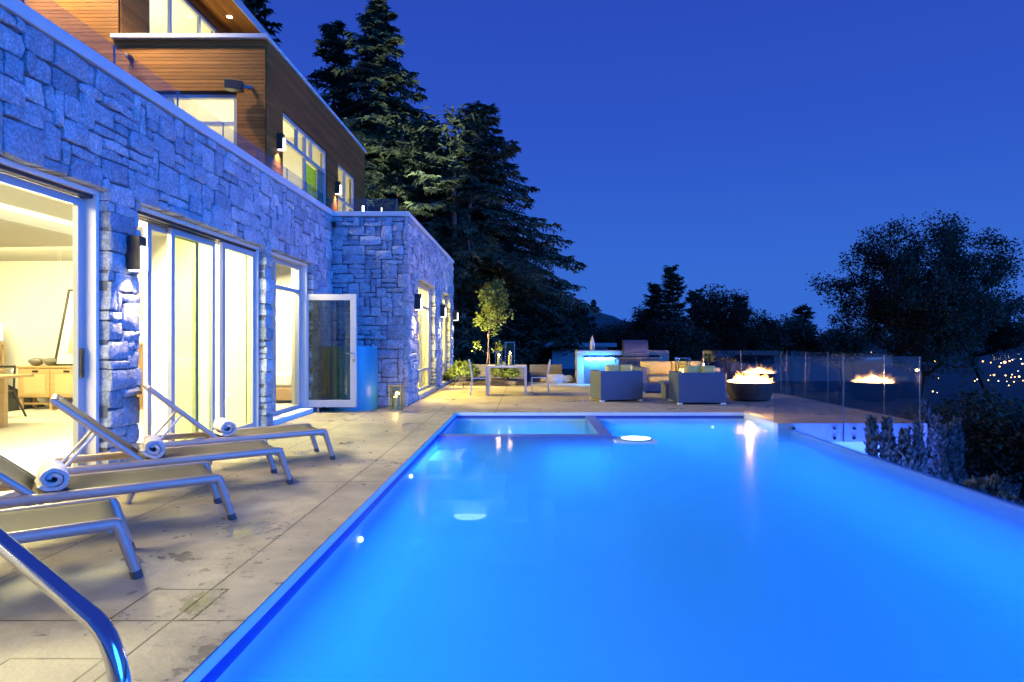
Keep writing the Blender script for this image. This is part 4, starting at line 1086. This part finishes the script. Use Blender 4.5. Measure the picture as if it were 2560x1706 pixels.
for k, x in enumerate((-9.75, -9.46)):
    m = MB(); m.lathe([(.05, 0), (.10, .03), (.145, .085), (.13, .13), (.06, .155), (.05, .15), (.09, .12)], (x, 12.7, .861), 24); o = m.build('vase', M['ceramic'], smooth=60)
    tag(o, ('squat grey vase at the left on the oak sideboard', 'squat grey vase next to the leaning picture')[k], 'vase', 'vases on the sideboard')
t = thing('framed_picture', 'tall framed abstract print leaning on the oak sideboard', 'picture', (-8.5, 12.85, .86))
px0, pz0, pz1 = -9.36, .862, 2.38
def lean(x, z, o=0): return Vector((x + (z - .86) * .09, 12.66 + (z - .86) * .14 - o, z))
m = MB(); X1 = -8.3
for a, b in ((lean(px0, pz0), lean(px0, pz1)), (lean(px0, pz1 - .01), lean(X1, pz1 - .01)), (lean(px0, pz0 + .02), lean(X1, pz0 + .02)), (lean(X1, pz0), lean(X1, pz1))): m.obox(a, b, .04, .04, up=(0, 1, 0))
m.build('frame', M['dark_metal'], t)
def sheet(xa, xb, za, zb, o, nm, mt):
    m = MB(); m.add([lean(xa, za, o), lean(xb, za, o), lean(xb, zb, o), lean(xa, zb, o), lean(xa, za, o - .01), lean(xb, za, o - .01), lean(xb, zb, o - .01), lean(xa, zb, o - .01)], [(0, 1, 2, 3), (7, 6, 5, 4), (0, 4, 5, 1), (1, 5, 6, 2), (2, 6, 7, 3), (3, 7, 4, 0)])
    m.build(nm, mt, t)
sheet(px0 + .02, X1 - .02, pz0 + .03, pz1 - .02, 0, 'mount', M['paper'])
sheet(px0 + .20, X1 - .2, 1.32, 1.92, .006, 'print', M['art']); sheet(px0 + .20, X1 - .2, 1.10, 1.318, .006, 'print_base', M['art_sand'])
def slat_lamp(label, c):
    t = thing('floor_lamp', label, 'lamp', c, 'slatted floor lamps'); c = Vector(c); m = MB()
    for x in (-.16, -.055, .055, .16):
        for y in (-.13, .13): m.box(c.x + x - .022, c.x + x + .022, c.y + y - .02, c.y + y + .02, c.z + .02, c.z + 1.28)
    m.box(c.x - .19, c.x + .19, c.y - .16, c.y + .16, c.z, c.z + .02); m.box(c.x - .19, c.x + .19, c.y - .16, c.y + .16, c.z + 1.281, c.z + 1.31); m.build('base', M['oak'], t)
    m = MB(); m.lathe([(.20, 1.36), (.20, 1.72)], c, 28); m.lathe([(.015, 1.31), (.015, 1.5)], c, 8); m.build('lamp_shade', M['shade'], t, smooth=60)
    lamp('POINT', 'bulb', c + Vector((0, -.0, 1.66)), 42, (1, .86, .58), t, size=.05)
slat_lamp('slatted oak lamp with glowing shade left of the sideboard', (-10.72, 12.75, 0)); slat_lamp('slatted oak lamp glowing behind the sliding doors', (-7.62, 12.75, 0))
t = thing('wooden_desk', 'brown wooden desk end at the left edge inside the room', 'desk', (-8.5, 10, 0))
m = MB(); m.box(-8.75, -8.14, 9.95, 10.02, 0, .76); m.box(-10.4, -10.35, 9.95, 10.02, 0, .76); m.build('leg', M['oak'], t); m = MB(); m.box(-10.42, -8.18, 9.9, 10.6, .761, .80); m.build('desktop', M['oak'], t)
t = thing('desk_chair', 'slim dark chair behind the brown desk', 'chair', (-8.2, 10.9, 0))
m = MB()
for x in (-9.55, -9.08):
    m.tube([(x + (.10 if x > -9.3 else -.10), 11.45, 0), (x, 11.3, .45), (x - .02, 11.35, .9)], .018); m.tube([(x, 10.9, 0), (x, 10.92, .45)], .015)
m.tube([(-9.57, 11.35, .9), (-9.1, 11.35, .9)], .022); m.build('frame', M['dark_metal'], t, smooth=50)
m = MB(); m.box(-9.56, -9.07, 10.88, 11.32, .45, .48); m.build('seat', M['dark_metal'], t)
t = thing('bed', 'bed with white bedding and pillows seen through the open garden door', 'bed', (-5.2, 14, .1))
m = MB(); m.box(-5.75, -4.7, 12.75, 14.75, .16, .42); m.build('base', M['rug'], t, bevel=.02)
m = MB(); m.box(-5.74, -4.71, 12.76, 14.74, .421, .72); m.build('mattress', M['bedding'], t, bevel=.07, segs=4, smooth=60)
for x in (-5.5, -5.0):
    m = MB(); m.box(x - .22, x + .22, 14.15, 14.45, .721, 1.05); m.build('pillow', M['bedding'] if x < -5.2 else M['rug'], t, bevel=.08, segs=4, smooth=60)
t = thing('table_lamp', 'small glowing bedside lamp behind the bed', 'lamp', (-5.55, 14.65, .72))
m = MB(); m.lathe([(.07, .0), (.03, .05), (.02, .3)], (-5.5, 14.62, .73), 14); m.build('stem', M['ceramic'], t, smooth=60)
m = MB(); m.lathe([(.14, .30), (.11, .55)], (-5.5, 14.62, .73), 20); m.build('lamp_shade', M['shade'], t, smooth=60)
# ================================================================== TREES AND PLANTS
def conifer(name, label, base, top, z0, rmax, seed, trunk=None, density=1.0, droop=.35, power=.8, tipscale=1.0, group=None, mat='foliage', bare=0, lean=0.0, fine=1.0):
    rnd = random.Random(seed); b = Vector(base); ht = top - b.z
    t = thing(name, label, 'tree', b, group)
    m = MB(); tr = trunk or ht * .016
    pts = [b + Vector((lean * (k / 10) ** 1.5 + .05 * math.sin(k * 1.3 + seed), .05 * math.cos(k * 1.7), ht * k / 10)) for k in range(11)]
    m.tube(pts, [tr * (1 - .93 * k / 10) + .01 for k in range(11)], 8)
    fo = MB()
    def axis(z):
        k = max(0, min(9.999, (z - b.z) / ht * 10)); i = int(k); return pts[i].lerp(pts[i + 1], k - i)
    def spray(p, d, L, sz):
        # flat feathery twig: blades alternating along it
        d = d.normalized(); side = d.cross(Vector((0, 0, 1)));
        if side.length < .1: side = Vector((1, 0, 0))
        side.normalize(); up = side.cross(d)
        n = max(3, int(L / (.16 * sz))); sh = min(1, max(0, rnd.gauss(.5, .22)))
        for i in range(n):
            q = p + d * (L * i / n) + Vector((0, 0, -.10 * L * (i / n) ** 2))
            for s in (-1, 1):
                ll = sz * rnd.uniform(.22, .42) * (1.1 - .7 * i / n)
                dd = (d * .75 + side * s * rnd.uniform(.5, 1.0) + up * rnd.uniform(-.45, .25)).normalized()
                wv = up.cross(dd).normalized() * (.042 * sz) + up * rnd.uniform(-.02, .02)
                fo.add([q - wv, q + wv, q + dd * ll * .6 + wv * .8, q + dd * ll + Vector((0, 0, -.06 * sz)), q + dd * ll * .6 - wv * .8], [(0, 1, 2, 3, 4)], sh)
        fo.add([p + side * .03, p - side * .03, p + d * L * 1.12], [(0, 1, 2)], sh)
    z = z0
    while z < top - .15:
        f = (top - z) / (top - z0); r = rmax * f ** power; nb = max(3, int((4 + 5 * f) * density))
        for k in range(nb):
            a = rnd.uniform(0, 6.283); L = r * rnd.choice([.4, .6, .8, .95, 1.0, 1.2]) * rnd.uniform(.8, 1.1) + .15
            o = axis(z + rnd.uniform(-.15, .15)); dirh = Vector((math.cos(a), math.sin(a), 0))
            rise = .30 * (1 - f) + .05 + rnd.uniform(-.16, .16); ns = max(3, int(L / (.30 * fine)))
            path = []
            for i in range(ns + 1):
                u = i / ns; path.append(o + dirh * (L * u) + Vector((0, 0, L * (rise * u - droop * u * u + .16 * u ** 4))))
            m.tube([path[0], path[ns // 2], path[-1]], [max(.012, .012 * L), .008 * L + .006, .004], 4, cap=False)
            for i in range(max(1, int(ns * .18)), ns + 1):
                u = i / ns; dloc = (path[i] - path[i - 1]).normalized(); sd = Vector((-dirh.y, dirh.x, 0))
                for s in (-1, 1):
                    sl = L * .34 * (1.05 - u * .75) * rnd.uniform(.6, 1.2) + .12
                    spray(path[i], dloc * .65 + sd * s * rnd.uniform(.6, 1.1) + Vector((0, 0, rnd.uniform(-.5, .1))), min(sl, 1.1), tipscale)
            spray(path[-1], path[-1] - path[-2] + Vector((0, 0, .03)), .35 * tipscale, tipscale)
        z += (.20 + .19 * f) / density * (1.0 if ht > 8 else .8)
    for k in range(bare):
        zz = z0 - rnd.uniform(.2, (z0 - b.z) * .6); a = rnd.uniform(-.9, .9); L = rnd.uniform(1.5, 3.6); o = axis(zz); dh = Vector((math.cos(a), math.sin(a) - .2, 0))
        m.tube([o + dh * (L * u) + Vector((0, 0, L * (-.10 * u + rnd.uniform(-.03, .03) - .22 * u * u))) for u in (0, .3, .6, 1.0)], [.035, .03, .02, .008], 5, cap=False)
    m.build('trunk', M['bark'], t, smooth=60); fo.build('crown', M[mat], t, recalc=False)
    return t

def leaf_tree(name, label, base, top, crown0, rx, seed, nleaf=9000, lsize=.16, group=None, mat='leaf', ncl=130, ry=None, trunk=.22, sig=.30, splay=1.0):
    """limbs grow out to leaf clumps spread through an uneven crown; nearer clumps carry the farther ones"""
    rnd = random.Random(seed); b = Vector(base); t = thing(name, label, 'tree', b, group); m = MB()
    cz, hz = (top + crown0) / 2, (top - crown0) / 2; ry = ry or rx * .8
    lump = [(rnd.uniform(0, 6.28), rnd.uniform(.6, 1.0)) for _ in range(7)]
    fork = Vector((b.x, b.y, b.z + (crown0 - b.z) * .75 + .1 * hz))
    nodes = [(b, None), (b.lerp(fork, .5) + Vector((rnd.uniform(-.1, .1), 0, 0)), 0), (fork, 1)]; cl = []
    while len(cl) < ncl:
        v = Vector((rnd.gauss(0, 1), rnd.gauss(0, 1), rnd.gauss(0, 1))).normalized(); q = rnd.random() ** .42
        az = math.atan2(v.y, v.x); k = .80 + .14 * math.sin(3 * az + lump[0][0]) + .13 * math.sin(5 * az + 5 * v.z + lump[1][0]) + .11 * math.sin(9 * v.z + 2 * az + lump[2][0])
        if v.z < -.2: q *= .7 + .3 * rnd.random()
        cl.append(Vector((b.x + v.x * rx * q * k, b.y + v.y * ry * q * k, cz + v.z * hz * q * min(1.0, k + .12))))
    cl.sort(key=lambda p: (p - fork).length)
    child = {}
    for p in cl:
        best, bd = 2, 1e9
        for i in range(2, len(nodes)):
            o = nodes[i][0]; d = (p - o).length
            rad = (o - fork).length
            cost = d + .35 * rad + (.8 * max(0, o.z - p.z))
            if cost < bd: best, bd = i, cost
        nodes.append((p, best))
    wt = [1.0] * len(nodes)
    for i in range(len(nodes) - 1, 0, -1): wt[nodes[i][1]] += wt[i]
    tot = wt[0]
    for i in range(1, len(nodes)):
        p, k = nodes[i]; o = nodes[k][0]; r1 = trunk * (wt[i] / tot) ** .5; r0 = min(trunk * (wt[k] / tot) ** .5, r1 * 1.5)
        md = o.lerp(p, .5) + Vector((rnd.uniform(-.06, .06), rnd.uniform(-.06, .06), -.04)) * (p - o).length
        m.tube([o, md, p], [max(r0, .008), max((r0 + r1) / 2, .008), max(r1, .006)], 5, cap=False)
    fo = MB(); ends = [n_[0] for n_ in nodes[3:]]
    for i in range(nleaf):
        c = rnd.choice(ends); s = sig * (.7 + .6 * ((hash((round(c.x, 3), seed)) % 97) / 97))
        gg = lambda: max(-1.7, min(1.7, rnd.gauss(0, 1))) * s
        p = c + Vector((gg(), gg(), gg() * .9))
        d = Vector((rnd.uniform(-1, 1), rnd.uniform(-1, 1), rnd.uniform(-.8, .8))).normalized(); e = d.cross(Vector((rnd.uniform(-1, 1), rnd.uniform(-1, 1), 1))).normalized()
        L = lsize * rnd.uniform(.6, 1.25); w = L * .34
        fo.add([p, p + d * L * .5 + e * w, p + d * L, p + d * L * .5 - e * w], [(0, 1, 2, 3)], min(1, max(0, rnd.gauss(.5, .25))))
    m.build('trunk', M['bark_dark'], t, smooth=60); fo.build('crown', M[mat], t, recalc=False)
    return t

def bush(name, label, c, rx, rz, seed, n, lsize, mat, cat='bush', group=None, up=.3):
    rnd = random.Random(seed); c = Vector(c); t = thing(name, label, cat, c, group); m = MB(); fo = MB(); tips = []
    for k in range(26):
        a = rnd.uniform(0, 6.283); f = rnd.uniform(.2, 1); tip = c + Vector((math.cos(a) * rx * f, math.sin(a) * rx * f * .8, rz * 2 * (1 - .55 * f * f) * rnd.uniform(.7, 1)))
        m.tube([c + Vector((math.cos(a) * .05, math.sin(a) * .05, 0)), c.lerp(tip, .5) + Vector((0, 0, .06)), tip], [.014, .01, .004], 4, cap=False); tips += [tip, c.lerp(tip, .75), c.lerp(tip, .9)]
    for i in range(n):
        q = rnd.choice(tips); p = q + Vector((rnd.gauss(0, rx * .14), rnd.gauss(0, rx * .14), rnd.gauss(0, rx * .10)))
        p.z = max(p.z, c.z + .04)
        d = (p - c + Vector((rnd.uniform(-.4, .4), rnd.uniform(-.4, .4), rnd.uniform(-.2, .5)))).normalized(); e = d.cross(Vector((rnd.uniform(-.5, .5), rnd.uniform(-.5, .5), 1))).normalized(); L = lsize * rnd.uniform(.7, 1.3); w = L * .3
        fo.add([p, p + d * L * .5 + e * w, p + d * L, p + d * L * .5 - e * w], [(0, 1, 2, 3)], min(1, max(0, rnd.gauss(.5, .25))))
    m.build('stem', M['bark_dark'], t); fo.build('foliage', M[mat], t, recalc=False)
    return t

def at(px, D, z=0.0): return Vector(((px - VX) * D / F, D, z))
def zz(py, D): return H - (py - VY) * D / F

# the great conifers behind the wing
conifer('conifer_tree', 'tallest spruce with a lit green flank behind the wing', at(946, 28, -.2), zz(2, 28), 6.6, 4.1, 1, density=1.25, power=.92, droop=.58, tipscale=1.0, bare=2)
conifer('conifer_tree', 'shorter spruce with a ragged top left of the tallest spruce', at(835, 30, -.2), zz(58, 30), 6.5, 3.3, 2, density=1.0, power=.85, droop=.55, tipscale=1.05)
conifer('conifer_tree', 'broad dark fir at the end of the wing with long sweeping boughs', at(1150, 27, -.2), zz(262, 27), 3.9, 4.7, 3, density=1.3, power=.84, droop=.48, tipscale=1.0, bare=9, lean=.9)
conifer('conifer_tree', 'dark fir filling the gap between tall spruce and broad fir', at(1065, 30.5, -.2), zz(300, 30.5), 4.6, 3.8, 4, density=1.1, power=.75, droop=.52, tipscale=1.35)
conifer('conifer_tree', 'small conifer top peeking over the cedar roof', at(640, 33, 0), zz(-30, 33), 12, 2.0, 5, density=.7, power=.7, tipscale=1.4)
conifer('conifer_tree', 'dark slim conifer behind the young maple', at(1190, 33, -.3), zz(560, 33), .2, 3.6, 6, density=1.0, power=.55, tipscale=1.6)
conifer('conifer_tree', 'dark bushy conifer right of the young maple', at(1335, 34, -.3), zz(700, 34), .2, 3.0, 7, density=1.0, power=.5, tipscale=1.6)
conifer('conifer_tree', 'dark leaning conifer just beyond the far wing corner', at(1100, 25.5, -.2), zz(600, 25.5), .4, 2.3, 8, density=1.0, power=.6, tipscale=1.3)
# trunks seen between wing roof and crowns
for k, (px, D, lab) in enumerate(((998, 27, 'reddish conifer trunk with a fork behind the wing roof'), (1022, 27.4, 'reddish bare trunk beside the forked one'), (1133, 25.8, 'grey slim dead trunk at the far wing corner'))):
    b = at(px, D, -.2); t = thing('tree_trunk', lab, 'tree', b); m = MB()
    m.tube([b, b + Vector((.05, 0, 4)), b + Vector((.02, 0, 8)), b + Vector((.15, 0, 10.5))], [.2, .17, .14, .06] if k < 2 else [.13, .12, .10, .04], 9)
    for q in range(5):
        z_ = 5 + q * 1.0; s = (-1) ** q; m.tube([b + Vector((.04, 0, z_)), b + Vector((s * .5, .1, z_ + .5)), b + Vector((s * 1.2, .2, z_ + .7))], [.05, .03, .01], 5)
    m.build('trunk', M['bark'], t, smooth=60)
    fo = MB(); rnd = random.Random(40 + k)
    for q in range(500):
        p = b + Vector((rnd.gauss(.1, .5), rnd.gauss(0, .5), rnd.uniform(8.2, 10.8))); d = Vector((rnd.uniform(-1, 1), rnd.uniform(-1, 1), rnd.uniform(-.7, .2))).normalized(); e = d.cross(Vector((0, .3, 1))).normalized() * .05
        fo.add([p - e, p + e, p + d * .4], [(0, 1, 2)], rnd.random())
    fo.build('crown', M['foliage'], t, recalc=False)
# mid distance row
mid = [('c', 1680, 40, 668, 30, 'tallest thin conifer of the far row, with a bare spire'), ('c', 1638, 42, 705, 34, 'dark conifer left of the tallest thin one'), ('c', 1740, 44, 722, 26, 'narrow conifer between spire and round tree'),
       ('d', 1795, 40, 722, 72, 'broad round topped tree in the middle of the far row'), ('c', 1848, 42, 738, 30, 'pointed conifer right of the round topped tree'), ('d', 1905, 44, 792, 52, 'low round tree above the fire'),
       ('c', 2008, 46, 762, 36, 'small pointed conifer left of the large spreading tree'), ('d', 1985, 45, 800, 60, 'low bushy tree behind the glass guard'), ('d', 1610, 44, 770, 52, 'low rounded tree at the left of the far row'),
       ('c', 1450, 40, 757, 36, 'dark conifer in front of the hill slope'), ('d', 1545, 41, 815, 62, 'low dark tree behind the barbecue'), ('c', 1378, 38, 735, 45, 'dark conifer at the foot of the broad fir'), ('d', 1700, 38, 800, 80, 'dense dark tree right behind the lounge seating'), ('d', 2100, 44, 820, 70, 'low dark tree at the foot of the spreading tree')]
for k, (kind, px, D, py, hw, lab) in enumerate(mid):
    gz = gh((px - VX) * D / F, D) - .2; top = zz(py, D); r = hw * D / F
    if kind == 'c': conifer('conifer_tree', lab, at(px, D, gz), top, max(.4, gz + .4), r * 1.25, 60 + k, density=1.1, power=.75, tipscale=1.0, fine=.8, group='far row of garden trees', trunk=.11)
    else: leaf_tree('leafy_tree', lab, at(px, D, gz), top, -.2, r * 1.15, 60 + k, nleaf=15000, lsize=.17, group='far row of garden trees', ncl=90, trunk=.16, sig=.34)
# great spreading tree at the right
leaf_tree('leafy_tree', 'large spreading tree dark against the sky at the right', at(2305, 34, gh(20, 34) - .2), zz(540, 34), zz(955, 34), 5.7, 91, nleaf=76000, lsize=.15, ncl=560, trunk=.24, sig=.29)
leaf_tree('leafy_tree', 'smaller dark tree right of the large spreading one', at(2485, 36, gh(26, 36) - .2), zz(725, 36), zz(905, 36), 2.6, 92, nleaf=15000, lsize=.15, ncl=150, trunk=.16, sig=.26)
leaf_tree('leafy_tree', 'low dark tree below the terrace at the far right', at(2450, 27, gh(18, 27) - .2), zz(985, 27), zz(1180, 27), 2.4, 93, nleaf=9000, lsize=.20, ncl=90, trunk=.16)
leaf_tree('leafy_tree', 'dark tree below the terrace beside the glass corner', at(2350, 25, gh(15, 25) - .2), zz(1000, 25), zz(1180, 25), 1.9, 94, nleaf=8000, lsize=.19, ncl=80, trunk=.16)
leaf_tree('leafy_tree', 'wide dark tree on the slope under the town lights', at(2560, 22, gh(17, 22) - .2), zz(985, 22), zz(1230, 22), 2.9, 95, nleaf=9000, lsize=.20, ncl=90, trunk=.16)
# young maple with stake
b = at(1217, 19.4, .06)
t = thing('young_maple', 'young maple with fresh green leaves tied to a stake by the table', 'tree', b); m = MB(); rnd = random.Random(9)
sp_ = [b + Vector((.01 * k + .10 * (k / 9) ** 2, 0, (zz(700, 19.4) - .06) * k / 9)) for k in range(10)]
m.tube(sp_, [.028 - .0024 * k for k in range(10)], 8); tips = []
for k in range(62):
    z_ = rnd.uniform(1.55, zz(700, 19.4) - .1); f = max(0, min(1, (z_ - 1.2) / 2.3)); i = min(8, int((z_ - .06) / (zz(700, 19.4) - .06) * 9)); o = sp_[i].lerp(sp_[i + 1], .5); o = Vector((o.x, o.y, z_))
    a = rnd.uniform(0, 6.283); L = (.44 * math.sin(math.pi * min(1, f * .92 + .2)) + .08) * rnd.uniform(.6, 1.1); e = o + Vector((math.cos(a) * L + .06, math.sin(a) * L, L * .5)); m.tube([o, o.lerp(e, .6), e], [.008, .006, .002], 4, cap=False); tips += [e, o.lerp(e, .7), o.lerp(e, .45)]
for q in ((-.30, 1.18), (.32, 1.06), (.42, 1.14)): 
    e = b + Vector((q[0], 0, q[1])); m.tube([b + Vector((.02, 0, .85)), e], [.006, .003], 4); tips += [e] * 2
m.build('trunk', M['bark'], t, smooth=60); fo = MB()
for i in range(2300):
    p = rnd.choice(tips) + Vector((rnd.gauss(0, .07), rnd.gauss(0, .07), rnd.gauss(0, .07))); d = Vector((rnd.uniform(-1, 1), rnd.uniform(-1, 1), rnd.uniform(-.9, .4))).normalized(); e = d.cross(Vector((rnd.uniform(-1, 1), rnd.uniform(-1, 1), 1))).normalized(); L = rnd.uniform(.06, .115); w = L * .48
    fo.add([p, p + d * L * .35 + e * w, p + d * L * .6 + e * w * .5, p + d * L, p + d * L * .6 - e * w * .5, p + d * L * .35 - e * w], [(0, 1, 2, 3, 4, 5)], min(1, max(0, rnd.gauss(.5, .25))))
fo.build('crown', M['leaf_fresh'], t, recalc=False)
m = MB(); m.tube([b + Vector((.12, .05, 0)), b + Vector((.03, .05, 1.5))], .016, 8); m.build('stake', M['oak'], t)
bush('flowering_bush', 'round yellow green bush against the wing end', at(1157, 19.9, .08), .44, .26, 21, 2300, .13, 'leaf_fresh')
bush('flowering_bush', 'yellow green bush seen under the dining table', at(1262, 20.2, .08), .38, .25, 22, 1900, .12, 'leaf_fresh')
bush('flowering_bush', 'small dark bush at the wing window foot', at(1116, 20.0, .06), .2, .12, 23, 500, .08, 'leaf')
# silver columnar shrubs below the glass corner and low shrubs along the edge
def column(label, px, D, py, r, seed):
    rnd = random.Random(seed); c = at(px, D, gh((px - VX) * D / F, D) - .05); top = zz(py, D); t = thing('columnar_shrub', label, 'shrub', c, 'silvery columnar shrubs'); m = MB(); fo = MB()
    m.tube([c, Vector((c.x, c.y, top - .2))], [.04, .008], 6)
    for i in range(2600):
        f = rnd.random(); z_ = c.z + .15 + (top - c.z - .15) * f; rr_ = r * min(1, (1.04 - f) * 3.2) * (.75 + .3 * math.sin(f * 23 + seed)) * rnd.random() ** .5; a = rnd.uniform(0, 6.283)
        p = Vector((c.x + math.cos(a) * rr_, c.y + math.sin(a) * rr_, z_)); d = Vector((math.cos(a) * .45, math.sin(a) * .45, rnd.uniform(.4, 1.1))).normalized(); e = d.cross(Vector((rnd.uniform(-1, 1), rnd.uniform(-1, 1), .1))).normalized(); L = rnd.uniform(.06, .13); w = L * .22
        fo.add([p, p + d * L * .5 + e * w, p + d * L, p + d * L * .5 - e * w], [(0, 1, 2, 3)], rnd.random())
    m.build('stem', M['bark_dark'], t); fo.build('foliage', M['shrub'], t, recalc=False)
for k, (px, D, py, r, lab) in enumerate(((2180, 9.25, 1052, .12, 'slim shrub standing against the blue lit wall'), (2218, 9.2, 1054, .11, 'second slim shrub before the blue wall'), (2262, 9.1, 1085, .14, 'stout shrub beneath the glass standoff bolts'),
        (2295, 9.2, 1064, .10, 'shrub at the right end of the blue lit wall'), (2313, 10.6, 1010, .13, 'tallest shrub, right under the glass corner'), (2340, 10.4, 1048, .13, 'faint shrub just right of the tallest'), (2348, 10.0, 1072, .16, 'thick silvery shrub in front of the faint ones'), (2376, 10.1, 1068, .12, 'slender silvery shrub second from the outer end'), (2392, 10.2, 1058, .10, 'outermost slender silvery shrub'))):
    column(lab, px, D, py, r, 200 + k)
for k, (px, D, py, w, lab) in enumerate(((2420, 7.6, 1214, .30, 'low pale shrub nearest the columnar shrubs below the pool edge'), (2470, 7.8, 1196, .30, 'middle low pale shrub below the pool edge'), (2520, 7.2, 1232, .28, 'low pale shrub farthest along the pool edge'))):
    c = at(px, D, zz(py + 45, D)); 
    bush('low_shrub', lab, (c.x, c.y, zz(py, D) - .55), w, .27, 300 + k, 900, .08, 'shrub', group='low shrubs below the pool')
# ---- town lamps in the valley
rl = random.Random(77)
spots = [(2338, 903, 5, 0), (2326, 928, 4, 0), (2346, 946, 2, 0), (2332, 979, 4, 0), (2343, 982, 2, 1), (2457, 904, 4, 0), (2477, 907, 3, 0), (2437, 953, 3, 0), (2443, 949, 3, 1), (2471, 951, 3, 0), (2485, 938, 5, 0), (2476, 939, 2, 0), (2396, 1031, 4, 0),
         (2499, 917, 4, 0), (2512, 906, 7, 0), (2524, 903, 4, 0), (2531, 900, 3, 1), (2503, 908, 3, 1), (2514, 939, 4, 0), (2530, 937, 3, 0), (2528, 944, 3, 0), (2548, 942, 5, 0), (2537, 943, 3, 0), (2496, 953, 3, 1), (2517, 954, 2, 1), (2535, 955, 3, 0), (2522, 964, 3, 0), (2558, 952, 3, 0), (2556, 910, 4, 1), (2552, 898, 3, 1),
         (2250, 878, 2, 1), (2272, 873, 3, 1), (2178, 881, 2, 0), (2545, 928, 2, 1)]
lp = None
for k, (px, py, s, wh) in enumerate(spots):
    D = 1600 * 24.0 / (py - VY); D = min(D, 1250); c = W(px, py, D); hgt = 7.0; gz = c.z - hgt
    r_ = s * .42 * D / F
    key = ('street_white' if wh else 'street')
    lb = ('white' if wh else 'orange') + ' lamp shining in the dark valley town beyond the glass terrace'
    t = thing('street_lamp', lb, 'street lamp', Vector((c.x, c.y, gz)), 'white town lamps' if wh else 'orange town lamps')
    m = MB(); m.tube([(c.x, c.y, gz), (c.x, c.y, c.z - r_)], .12, 5); m.build('pole', M['dark_metal'], t)
    m = MB(); m.lathe([(.01, -r_), (r_ * .8, -r_ * .6), (r_, 0), (r_ * .8, r_ * .6), (.01, r_)], c, 10); m.build('lamp_head', M[key], t, smooth=180)
m = MB()
for k in range(95):
    px = rl.uniform(2480, 2700); py = rl.uniform(884, 900) if k < 90 else rl.uniform(895, 965); D = min(1600 * 24.0 / (py - VY), 1250); c = W(px, py, D); r_ = rl.uniform(.18, .42) * D / F
    m.lathe([(.01, -r_), (r_, 0), (.01, r_)], c, 6)
o = m.build('town_lights', M['street_far']); o['kind'] = 'stuff'; tag(o, 'sprinkle of tiny far town lights near the horizon', 'lights')
